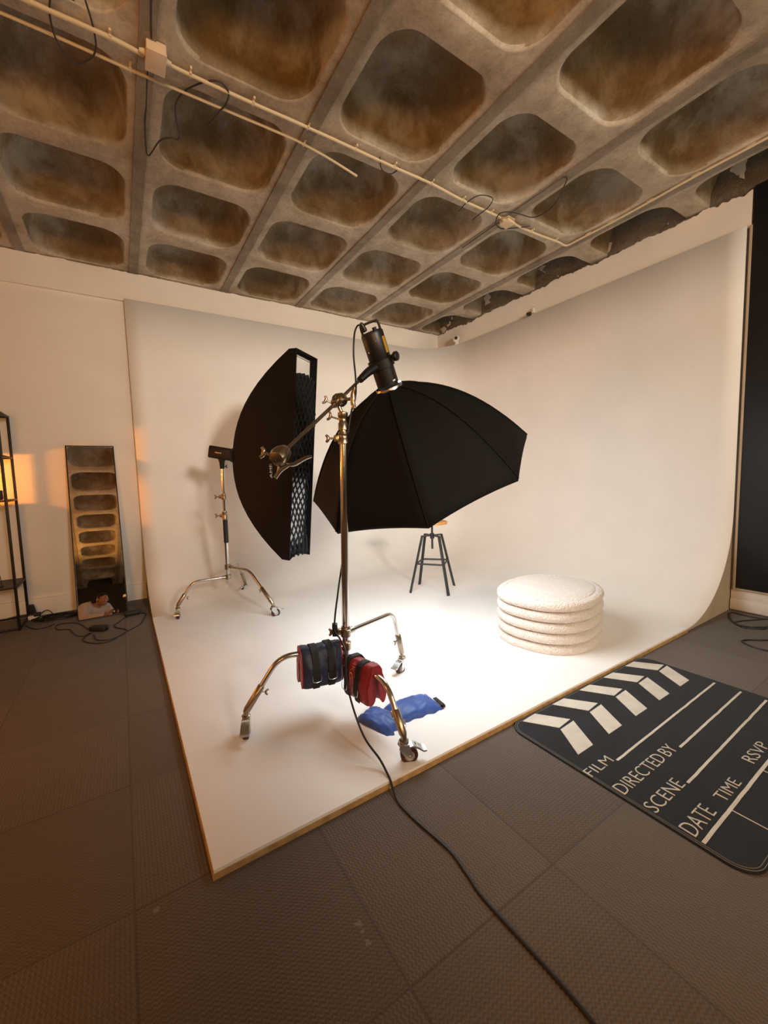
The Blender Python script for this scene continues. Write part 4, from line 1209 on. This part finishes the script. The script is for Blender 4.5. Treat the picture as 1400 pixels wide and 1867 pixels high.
ruled(1.657, 0.795, 2.710, 0.813, 0.009); ruled(1.955, 0.691, 2.709, 0.704, 0.009); ruled(1.749, 0.590, 2.710, 0.607, 0.009)
ruled(1.497, 0.459, 2.700, 0.470, 0.0105); ruled(1.727, 0.455, 1.727, 0.340, 0.004); ruled(2.060, 0.458, 2.060, 0.340, 0.004); ruled(2.40, 0.460, 2.40, 0.340, 0.004)
for s, x, y, w, h in (('FILM', 1.484, 0.800, 0.160, 0.038), ('DIRECTED', 1.497, 0.688, 0.333, 0.047), ('BY', 1.853, 0.689, 0.080, 0.045), ('SCENE', 1.500, 0.589, 0.232, 0.045), ('DATE', 1.502, 0.480, 0.172, 0.048), ('TIME', 1.752, 0.481, 0.160, 0.036), ('RSVP', 2.080, 0.490, 0.190, 0.040)):
    bm = text_bm(s, 1, (x, y, ZR - 0.001), (1, 0, 0), (0, 1, 0), width=w, height=h, depth=0.0024, extra=-0.014); build('lettering', bm, 'rug_white', rug, smooth=False)

# ================================================================== MIRROR
mb, me_, mu = Vector((-0.406, 4.241, 0.004)), Vector((1, 0.029, 0)).normalized(), Vector((-0.008, 0.262, 0.965)).normalized()
mn = me_.cross(mu).normalized()
if mn.y > 0: mn = -mn
MW, MH = 0.388, 1.628
mir = thing('leaning_mirror', 'tall black-framed mirror leaning against the left wall, reflecting ceiling and photographer', 'mirror', mb + me_ * MW / 2)
bm = NB(); box(bm, mb + me_ * MW / 2 + mu * MH / 2 - mn * 0.004, (MW - 0.012, MH - 0.012, 0.004), (me_, mu, mn)); build('glass', bm, 'mirror', mir, smooth=False)
bm = NB(); fw_ = 0.009
for c, s in ((mb + me_ * fw_ / 2 + mu * MH / 2, (fw_, MH)), (mb + me_ * (MW - fw_ / 2) + mu * MH / 2, (fw_, MH)), (mb + me_ * MW / 2 + mu * fw_ / 2, (MW, fw_)), (mb + me_ * MW / 2 + mu * (MH - fw_ / 2), (MW, fw_))):
    box(bm, c - mn * 0.006, (s[0], s[1], 0.022), (me_, mu, mn), bev=0.0015)
build('frame', bm, 'shelf', mir)
bm = NB(); box(bm, mb + me_ * MW / 2 + mu * MH / 2 - mn * 0.010, (MW - 0.02, MH - 0.02, 0.006), (me_, mu, mn)); build('back_board', bm, 'shelf_board', mir)

# ================================================================== SHELF
SX0, SX1, SY0, SY1, SZ = -1.62, -0.808, 4.292, 4.662, 1.828
sh = thing('open_shelf_rack', 'black metal open shelf rack cut by the left edge, against the back wall', 'shelf', ((SX0 + SX1) / 2, (SY0 + SY1) / 2, 0))
for x in (SX0, SX1):
    for y in (SY0, SY1):
        bm = NB(); box(bm, (x, y, SZ / 2 + 0.001), (0.019, 0.019, SZ), bev=0.0015); build('post', bm, 'shelf', sh)
for i, z in enumerate((0.018, 0.368, 1.090, 1.458, 1.818)):
    bm = NB()
    for y in (SY0, SY1): box(bm, ((SX0 + SX1) / 2, y, z), (SX1 - SX0, 0.017, 0.017), bev=0.001)
    for x in (SX0, SX1): box(bm, (x, (SY0 + SY1) / 2, z), (0.017, SY1 - SY0, 0.017), bev=0.001)
    fr = build('tier_frame', bm, 'shelf', sh)
    if i > 0:
        bm = NB(); box(bm, ((SX0 + SX1) / 2, (SY0 + SY1) / 2, z + 0.004), (SX1 - SX0 - 0.014, SY1 - SY0 - 0.014, 0.006)); build('tier_board', bm, 'shelf_board', sh)

t = thing('desk_lamp', 'glowing orange lamp on the shelf rack tier beyond the left edge', 'lamp', (-1.35, 4.45, 1.10))
bm = NB(); lathe(bm, [(0.05, 0), (0.055, 0.004), (0.050, 0.015), (0.012, 0.022), (0.010, 0.09)], (-1.35, 4.53, 1.099), Z3, 24); build('base', bm, 'shelf', t)
bm = NB(); sphere(bm, (-1.35, 4.53, 1.222), 0.033); build('bulb', bm, 'orange_led', t)
# black camera on the shelf
t = thing('compact_camera', 'small black camera sitting on the shelf rack in front of the orange glow', 'camera', (-0.90, 4.36, 1.10))
bm = NB(); box(bm, (-0.895, 4.36, 1.140), (0.115, 0.055, 0.078), bev=0.008); build('camera_body', bm, 'rubber_black', t)
bm = NB(); box(bm, (-0.905, 4.36, 1.186), (0.03, 0.03, 0.018), bev=0.003); build('viewfinder', bm, 'zinc', t)
bm = NB(); lathe(bm, [(0.026, 0), (0.028, 0.004), (0.028, 0.032), (0.022, 0.036)], (-0.895, 4.333, 1.138), (0, -1, 0), 22); build('lens', bm, 'rubber_black', t)
# wire frame holder on the lower tier
t = thing('wire_holder', 'thin bent wire holder standing on the lower tier of the shelf rack', 'wire holder', (-0.96, 4.36, 0.376))
bm = NB(); tube(bm, [(-1.06, 4.37, 0.378), (-1.065, 4.37, 0.50), (-1.055, 4.37, 0.507), (-0.925, 4.37, 0.507), (-0.915, 4.37, 0.50), (-0.905, 4.37, 0.378)], 0.0025, 8, 2); build('loop', bm, 'shelf', t)
bm = NB(); box(bm, (-0.98, 4.37, 0.3795), (0.16, 0.05, 0.006), bev=0.001); build('base_plate', bm, 'shelf', t)


# ================================================================== CABLES, ADAPTERS ON THE FLOOR
def cable(name, label, pts, r=0.0042, m_='cable', cat='cable', k=6):
    bm = NB(); tube(bm, pts, r, 8, k); return recentre(tag(build(name, bm, m_), label, cat))


cf = lambda *pts, z=0.0045: [(x, y, z) for x, y in pts]
pw = thing('power_cable', 'long black power cable running from the strobe down the stand across the carpet', 'cable', (0.80, 0.8, 0))
bm = NB(); tube(bm, [(1.145, 1.853, 1.99), (1.120, 1.845, 1.985), (1.093, 1.832, 1.945), (1.078, 1.82, 1.89), (1.074, 1.82, 1.815), (1.070, 1.80, 1.699), (1.050, 1.775, 1.60), (1.030, 1.80, 1.50), (0.980, 1.80, 1.20), (0.944, 1.765, 0.841), (0.885, 1.718, 0.661), (0.852, 1.705, 0.520), (0.846, 1.70, 0.451), (0.853, 1.66, 0.42), (0.846, 1.60, 0.385), (0.810, 1.53, 0.31), (0.786, 1.45, 0.235), (0.790, 1.36, 0.125), (0.815, 1.28, 0.062), (0.812, 1.225, 0.040), (0.809, 1.200, 0.031), (0.800, 1.170, 0.018), (0.793, 1.14, 0.008), (0.787, 1.104, 0.0055), (0.790, 1.04, 0.0048), (0.797, 0.987, 0.0048), (0.812, 0.874, 0.0048), (0.802, 0.79, 0.0048), (0.791, 0.721, 0.0048), (0.793, 0.60, 0.0048), (0.795, 0.507, 0.0048), (0.792, 0.417, 0.0048), (0.780, 0.33, 0.0048), (0.74, 0.15, 0.0048), (0.6, -0.2, 0.0048)], 0.0046, 10, 6)
build('cord', bm, 'cable', pw)
bm = NB(); box(bm, (0.852, 1.712, 0.452), (0.026, 0.026, 0.062), (rt, vw, Z3), bev=0.004); build('cable_clip', bm, 'plastic_black', pw)
bm = NB(); lathe(bm, [(0.010, 0), (0.014, 0.004), (0.013, 0.035), (0.007, 0.05)], (1.172, 1.856, 1.965), (-0.45, -0.1, 0.55), 14); build('plug', bm, 'plastic_black', pw)

cable('loose_cable', 'black cable in an open loop by the black panel, nearest the cove corner', cf((4.215, 0.80), (4.10, 0.90), (3.931, 0.905), (3.860, 0.955), (3.835, 1.00), (3.876, 1.055), (3.951, 1.104), (4.05, 1.14), (4.16, 1.165), (4.165, 1.12), (4.155, 1.06), (4.161, 0.998), (4.20, 0.93), (4.212, 0.85)), 0.005)
cable('loose_cable', 'black cable forming a narrow flattened loop on the carpet at the right edge', cf((4.10, 0.60), (3.85, 0.75), (3.676, 0.835), (3.586, 0.905), (3.530, 0.925), (3.500, 0.905), (3.470, 0.86), (3.464, 0.785), (3.49, 0.70), (3.60, 0.55)), 0.005)
cable('loose_cable', 'second black cable crossing the open loop by the black panel', cf((4.20, 0.955), (4.06, 1.02), (3.97, 1.06), (3.90, 1.066), (3.868, 1.03), (3.89, 0.97), (3.95, 0.925), (4.02, 0.87), (4.12, 0.80)), 0.0045)

# left side power supplies
def adapter(label, c, rz, L=0.115, Wd=0.06, h=0.036, dirv=None):
    ax = (Vector((cos(rz), sin(rz), 0)), Vector((-sin(rz), cos(rz), 0)), Z3)
    t = thing('power_adapter', label, 'power adapter', (c[0], c[1], 0))
    bm = NB(); box(bm, (c[0], c[1], h / 2 + 0.0015), (L, Wd, h), ax, bev=0.010, seg=3); build('brick', bm, 'rubber_black', t)
    for s in (-1, 1):
        bm = NB(); cyl(bm, Vector((c[0], c[1], h / 2)) + ax[0] * (s * L / 2), Vector((c[0], c[1], h / 2)) + ax[0] * (s * (L / 2 + 0.016)), 0.006, 0.0045, n=10); build('strain_relief', bm, 'rubber_black', t)
    return t


adapter('black power adapter brick on the carpet in front of the leaning mirror', (-0.235, 3.872), -0.62, 0.135, 0.062, 0.042)
adapter('black power adapter brick at the lower right corner of the leaning mirror', (0.012, 4.155), 0.05, 0.125, 0.062, 0.040)
cable('adapter_cable', 'thin dark cord curling from the adapter at the mirror corner across the carpet', cf((0.082, 4.16), (0.115, 4.10), (0.095, 3.98), (0.068, 3.85), (0.01, 3.76), (-0.05, 3.69), (-0.14, 3.56), (-0.20, 3.54), (-0.256, 3.572), (-0.315, 3.65), (-0.335, 3.73), (-0.31, 3.80), (-0.285, 3.84)), 0.0042)
cable('adapter_cable', 'thin dark cord in a small curl right of the front adapter', cf((-0.03, 4.11), (-0.06, 4.08), (-0.095, 4.0), (-0.13, 3.92), (-0.10, 3.83), (-0.055, 3.78), (-0.04, 3.70), (-0.10, 3.62), (-0.17, 3.59), (-0.24, 3.64), (-0.262, 3.74), (-0.27, 3.80)), 0.004)
cable('adapter_cable', 'thin dark cord running left from the front adapter to the cable pile', cf((-0.29, 3.925), (-0.33, 4.0), (-0.37, 4.12), (-0.42, 4.21), (-0.47, 4.24), (-0.53, 4.26), (-0.56, 4.20), (-0.53, 4.10), (-0.45, 4.05), (-0.42, 3.95), (-0.375, 3.83), (-0.33, 3.80), (-0.30, 3.84)), 0.004)
cable('adapter_cable', 'dark cord with a cone plug on the carpet beside the shelf rack foot', cf((-0.79, 4.40), (-0.74, 4.30), (-0.69, 4.235), (-0.64, 4.235), (-0.60, 4.26), (-0.578, 4.30)), 0.004)
# tangled pile
t = thing('cable_pile', 'tangled dark cables bundled on the carpet between shelf rack and mirror', 'cable pile', (-0.60, 4.47, 0))
rg = random.Random(4)
for k in range(3):
    bm = NB(); pts = []
    for i in range(34):
        a = i * 0.85 + k * 2; rr_ = 0.045 + 0.045 * rg.random()
        pts.append((-0.615 + k * 0.035 + rr_ * 1.7 * cos(a) + rg.uniform(-.01, .01), 4.475 + rr_ * 0.9 * sin(a), 0.006 + 0.030 * rg.random()))
    tube(bm, pts, 0.0048, 7, 4); build('cable_loop', bm, 'cable', t)
t = thing('wall_plug', 'dark plugs and adapter by the shelf rack foot at the baseboard', 'plug', (-0.76, 4.62, 0))
bm = NB(); box(bm, (-0.775, 4.615, 0.085), (0.045, 0.05, 0.085), (rt, vw, (Z3 - rt * 0.25).normalized()), bev=0.008); build('adapter_block', bm, 'rubber_black', t)
bm = NB(); box(bm, (-0.745, 4.575, 0.022), (0.10, 0.055, 0.034), bev=0.004); build('socket_strip', bm, 'white_plastic', t)
bm = NB(); cyl(bm, (-0.75, 4.55, 0.048), (-0.70, 4.55, 0.050), 0.018, n=14); tube(bm, [(-0.70, 4.55, 0.05), (-0.66, 4.545, 0.075), (-0.63, 4.54, 0.06), (-0.605, 4.535, 0.02)], 0.0045, 8, 6); build('plug_body', bm, 'rubber_black', t)
cable('shelf_cable', 'dark cable drooping along the baseboard through the bottom of the shelf rack', [(-1.5, 4.62, 0.035), (-1.15, 4.60, 0.03), (-0.98, 4.60, 0.035), (-0.88, 4.59, 0.05), (-0.79, 4.575, 0.055)], 0.0045)

# ================================================================== sticker on the front castor lever
cfw = Vector((1.0, -0.45, 0)).normalized(); csd = Vector((-cfw.y, cfw.x, 0))
cc_ = Vector((0.937, 1.245, ZF + 0.037))
stk = [o for o in D.objects if o.name.startswith('brake_lever')]
lv = min(stk, key=lambda o: (sum((v.co for v in o.data.vertices), Vector()) / len(o.data.vertices) + wloc(o) - cc_).length)
pa, pb = cc_ + cfw * 0.017 + Z3 * 0.0470, cc_ + cfw * 0.052 + Z3 * 0.0275
dl = (pb - pa).normalized(); nl = dl.cross(csd); nl = nl if nl.z > 0 else -nl
bm = NB(); box(bm, (pa + pb) / 2 + nl * 0.0015, ((pb - pa).length, 0.030, 0.0008), (dl, csd, nl)); build('sticker', bm, 'paper', lv)['label'] = 'white sticker with grey lines'
bm = NB()
for k in range(4): box(bm, pa.lerp(pb, 0.55 + 0.11 * k) + nl * 0.0022, (0.0015, 0.022, 0.0005), (dl, csd, nl))
box(bm, pa.lerp(pb, 0.25) + nl * 0.0022, (0.008, 0.018, 0.0005), (dl, csd, nl))
build('printed_lines', bm, 'print', lv)

# ================================================================== LAMP BEHIND (seen in the mirror)
t = thing('floor_lamp', 'warm glowing floor lamp far behind, seen as a spark in the mirror', 'lamp', (0.33, -3.0, 0))
bm = NB(); lathe(bm, [(0.13, 0), (0.14, 0.005), (0.13, 0.02), (0.02, 0.03)], (0.33, -3, 0.001), Z3, 28); build('base', bm, 'shelf', t)
bm = NB(); cyl(bm, (0.33, -3, 0.02), (0.33, -3, 2.33), 0.011); build('pole', bm, 'shelf', t)
bm = NB(); lathe(bm, [(0.05, 0), (0.055, 0.002), (0.040, 0.045), (0.035, 0.045)], (0.33, -3, 2.33), Z3, 28); build('lamp_shade', bm, 'lamp_glow', t)

# ================================================================== PHOTOGRAPHER (seen in the mirror)
FW = Vector((0.515, 0.857, 0)); RT = Vector((0.857, -0.515, 0))


def skin_obj(name, verts, edges, radii, material, parent=None, sub=2, root=0):
    me = D.meshes.new(name)
    off = wloc(parent) if parent is not None else Vector()
    me.from_pydata([Vector(v) - off for v in verts], edges, [])
    o = D.objects.new(name, me); COL.objects.link(o)
    if parent is not None: o.parent = parent
    md = o.modifiers.new('skin', 'SKIN'); md.use_smooth_shade = True
    sb = o.modifiers.new('sub', 'SUBSURF'); sb.levels = sub; sb.render_levels = sub
    sl = me.skin_vertices[0].data if me.skin_vertices else None
    if sl is None:
        bm_ = bmesh.new(); bm_.from_mesh(me); bm_.verts.layers.skin.verify(); bm_.to_mesh(me); bm_.free(); sl = me.skin_vertices[0].data
    for i, r in enumerate(radii):
        sl[i].radius = (r, r) if not isinstance(r, tuple) else r
        sl[i].use_root = (i == root)
    bpy.context.view_layer.update()
    me2 = D.meshes.new_from_object(o.evaluated_get(bpy.context.evaluated_depsgraph_get()))
    o.modifiers.clear(); o.data = me2
    me2.materials.clear(); me2.materials.append(M[material])
    for p in me2.polygons: p.use_smooth = True
    return o


def P3(r, f, z): return Vector((-0.19, -0.26, 0)) + RT * r + FW * f + Vector((0, 0, z))


per_ = thing('person', 'photographer in a pale shirt bending over a phone, seen only in the mirror', 'person', P3(0, -0.25, 0))
# body skeleton: pelvis, spine, neck, head, arms with hands, legs
V = [P3(-0.02, -0.42, 0.93), P3(-0.02, -0.38, 1.10), P3(-0.02, -0.28, 1.30), P3(-0.02, -0.20, 1.42), P3(-0.01, -0.10, 1.47), P3(0.0, -0.03, 1.50), P3(0.0, -0.01, 1.56)]
rad = [0.13, 0.125, 0.13, 0.10, 0.055, 0.080, 0.085]
Eg = [(0, 1), (1, 2), (2, 3), (3, 4), (4, 5), (5, 6)]
hand_base = {}
for sgn in (-1, 1):
    i = len(V)
    wr_ = Vector((0, 0, 1.2)) + RT * (0.085 * sgn) - FW * 0.085 - Vector((0, 0, 0.045))
    V += [P3(0.17 * sgn, -0.21, 1.40), P3(0.27 * sgn, -0.12, 1.20), (P3(0.27 * sgn, -0.12, 1.20) + wr_) / 2, wr_, wr_ + (FW * 0.045 - RT * 0.014 * sgn + Vector((0, 0, 0.025)))]
    rad += [0.072, 0.047, 0.042, 0.028, (0.032, 0.018)]
    Eg += [(3, i), (i, i + 1), (i + 1, i + 2), (i + 2, i + 3), (i + 3, i + 4)]
    hand_base[sgn] = (i + 4, V[i + 4])
    hb = V[i + 4]
    for q in range(4):       # fingers wrapped behind the phone
        j = len(V); z = -0.022 + 0.016 * q; L_ = (0.8, 0.95, 1.0, 0.9)[q]
        a = hb + Vector((0, 0, z + 0.008)) + FW * 0.020 - RT * 0.002 * sgn
        V += [a, a + (FW * 0.018 - RT * 0.010 * sgn) * L_, a + (FW * 0.020 - RT * 0.030 * sgn) * L_]
        rad += [0.0088, 0.008, 0.007]
        Eg += [(hand_base[sgn][0], j), (j, j + 1), (j + 1, j + 2)]
    j = len(V)
    V += [hb + Vector((0, 0, 0.012)) - RT * 0.018 * sgn - FW * 0.006, hb + Vector((0, 0, 0.030)) - RT * 0.036 * sgn + FW * 0.004]
    rad += [0.0095, 0.008]; Eg += [(hand_base[sgn][0], j), (j, j + 1)]
for sgn in (-1, 1):
    i = len(V)
    V += [P3(-0.02 + 0.09 * sgn, -0.42, 0.86), P3(-0.02 + 0.13 * sgn, -0.34, 0.48), P3(-0.02 + 0.14 * sgn, -0.42, 0.09), P3(-0.02 + 0.15 * sgn, -0.30, 0.035)]
    rad += [0.088, 0.060, 0.042, (0.045, 0.028)]
    Eg += [(0, i), (i, i + 1), (i + 1, i + 2), (i + 2, i + 3)]
bodyo = skin_obj('body', V, Eg, rad, 'skin', per_)
# head with features
hc = Vector((-0.175, -0.215, 1.505)); tiltv = (FW * 0.90 - Vector((0, 0, 0.42))).normalized(); hu = (Z3 * 0.90 + FW * 0.42).normalized()
bm = NB(); sphere(bm, hc, 0.098, (0.78, 0.98, 1.12), (RT, tiltv, hu), u=28, v=20)
for v in bm.verts:
    q = v.co - hc; f, z, r = q.dot(tiltv), q.dot(hu), q.dot(RT)
    if z < -0.02: v.co -= RT * (r * min(1, (-z - 0.02) / 0.09) * 0.35)       # jaw
    if f > 0.07 and abs(r) < 0.016 and -0.035 < z < 0.02: v.co += tiltv * 0.020 * (1 - abs(r) / 0.016) * (0.02 - z) / 0.055  # nose
    if f > 0.06 and 0.01 < z < 0.03 and 0.015 < abs(r) < 0.05: v.co -= tiltv * 0.006
hd = build('head', bm, 'skin', per_)
for s in (-1, 1):
    bm = NB(); sphere(bm, hc + RT * (0.079 * s) - tiltv * 0.005, 0.028, (0.35, 0.7, 1.1), (RT, tiltv, hu), u=12, v=8); build('ear', bm, 'skin', hd)
    bm = NB(); sphere(bm, hc + RT * (0.030 * s) + tiltv * 0.086 + hu * 0.012, 0.011, (1.2, 0.5, 0.6), (RT, tiltv, hu), u=12, v=8); build('eye', bm, 'hair', hd)
bm = NB(); tube(bm, [hc + RT * -0.024 + tiltv * 0.078 - hu * 0.052, hc + tiltv * 0.086 - hu * 0.054, hc + RT * 0.024 + tiltv * 0.078 - hu * 0.052], 0.0055, 8, 4); build('mouth', bm, 'letter_red', hd)
bm = NB(); sphere(bm, hc - tiltv * 0.022 + hu * 0.026, 0.104, (0.82, 0.93, 1.02), (RT, tiltv, hu), u=28, v=18)
bmesh.ops.delete(bm, geom=[v for v in bm.verts if (v.co - hc).dot(tiltv) > 0.03 and (v.co - hc).dot(hu) < 0.055 or (v.co - hc).dot(hu) < -0.06], context='VERTS')
build('hair', bm, 'hair', hd)
bm = NB()
gl = hc + tiltv * 0.098 + hu * 0.010
for s in (-1, 1): tube(bm, [gl + RT * (0.032 * s) + RT * (0.024 * cos(a)) + hu * (0.016 * sin(a)) for a in [2 * pi * i / 14 for i in range(14)]], 0.002, 6, 0, closed=True)
tube(bm, [gl - RT * 0.010, gl + RT * 0.010], 0.002, 6, 0); build('glasses', bm, 'zinc', hd)
# shirt and trousers follow the body
SV = [P3(-0.02, -0.42, 0.90), P3(-0.02, -0.38, 1.10), P3(-0.02, -0.28, 1.30), P3(-0.02, -0.21, 1.43), P3(-0.012, -0.115, 1.468)]
SR = [0.165, 0.165, 0.17, 0.15, 0.082]; SE = [(0, 1), (1, 2), (2, 3), (3, 4)]
for sgn in (-1, 1):
    i = len(SV); el = P3(0.27 * sgn, -0.12, 1.20); wr_ = Vector((0, 0, 1.2)) + RT * (0.085 * sgn) - FW * 0.085 - Vector((0, 0, 0.045))
    SV += [P3(0.20 * sgn, -0.21, 1.42), el, el.lerp(wr_, 0.5), el.lerp(wr_, 0.90)]; SR += [0.115, 0.082, 0.068, 0.048]
    SE += [(3, i), (i, i + 1), (i + 1, i + 2), (i + 2, i + 3)]
skin_obj('shirt', SV, SE, SR, 'shirt', per_)
TV = [P3(-0.02, -0.42, 0.94)]; TR = [0.145]; TE = []
for sgn in (-1, 1):
    i = len(TV); TV += [P3(-0.02 + 0.09 * sgn, -0.42, 0.86), P3(-0.02 + 0.13 * sgn, -0.34, 0.48), P3(-0.02 + 0.14 * sgn, -0.42, 0.12)]; TR += [0.102, 0.075, 0.06]
    TE += [(0, i), (i, i + 1), (i + 1, i + 2)]
skin_obj('trousers', TV, TE, TR, 'trousers', per_)
for sgn in (-1, 1):
    bm = NB(); c = P3(-0.02 + 0.145 * sgn, -0.35, 0.045); sphere(bm, c, 0.10, (0.48, 1.35, 0.44), (RT, FW, Z3), u=18, v=12)
    for v in bm.verts: v.co.z = max(v.co.z, 0.002)
    build('shoe', bm, 'shoe', per_)
ph = thing('smartphone', 'dark smartphone held in both hands by the person in the mirror', 'phone', (-0.018, -0.030, 1.12))
pax = (R_, U_, -_F)
bm = NB(); box(bm, Vector((0, 0, 1.2)) - _F * 0.030 - U_ * 0.045, (0.074, 0.155, 0.008), pax, bev=0.003); build('case', bm, 'plastic_black', ph)
bm = NB(); box(bm, Vector((0, 0, 1.2)) - _F * 0.0248 - U_ * 0.008 , (0.030, 0.034, 0.0025), pax, bev=0.001); build('lens_block', bm, 'zinc', ph)

# groups of like things
for pre, g in (('ceiling_conduit', 'cream conduits clipped to the ceiling'), ('ceiling_wire', 'dark wires hanging from the ceiling'), ('junction_box', 'junction boxes on the ceiling'),
               ('power_adapter', 'power adapters on the carpet by the mirror'), ('adapter_cable', 'thin cords on the carpet by the mirror'), ('loose_cable', 'black cables on the carpet at the right edge'),
               ('ankle_weight_sandbag', 'weight bags hung over the front stand'), ('studio_strobe', 'strobe heads')):
    for o in D.objects:
        if o.parent is None and o.name.startswith(pre): o['group'] = g
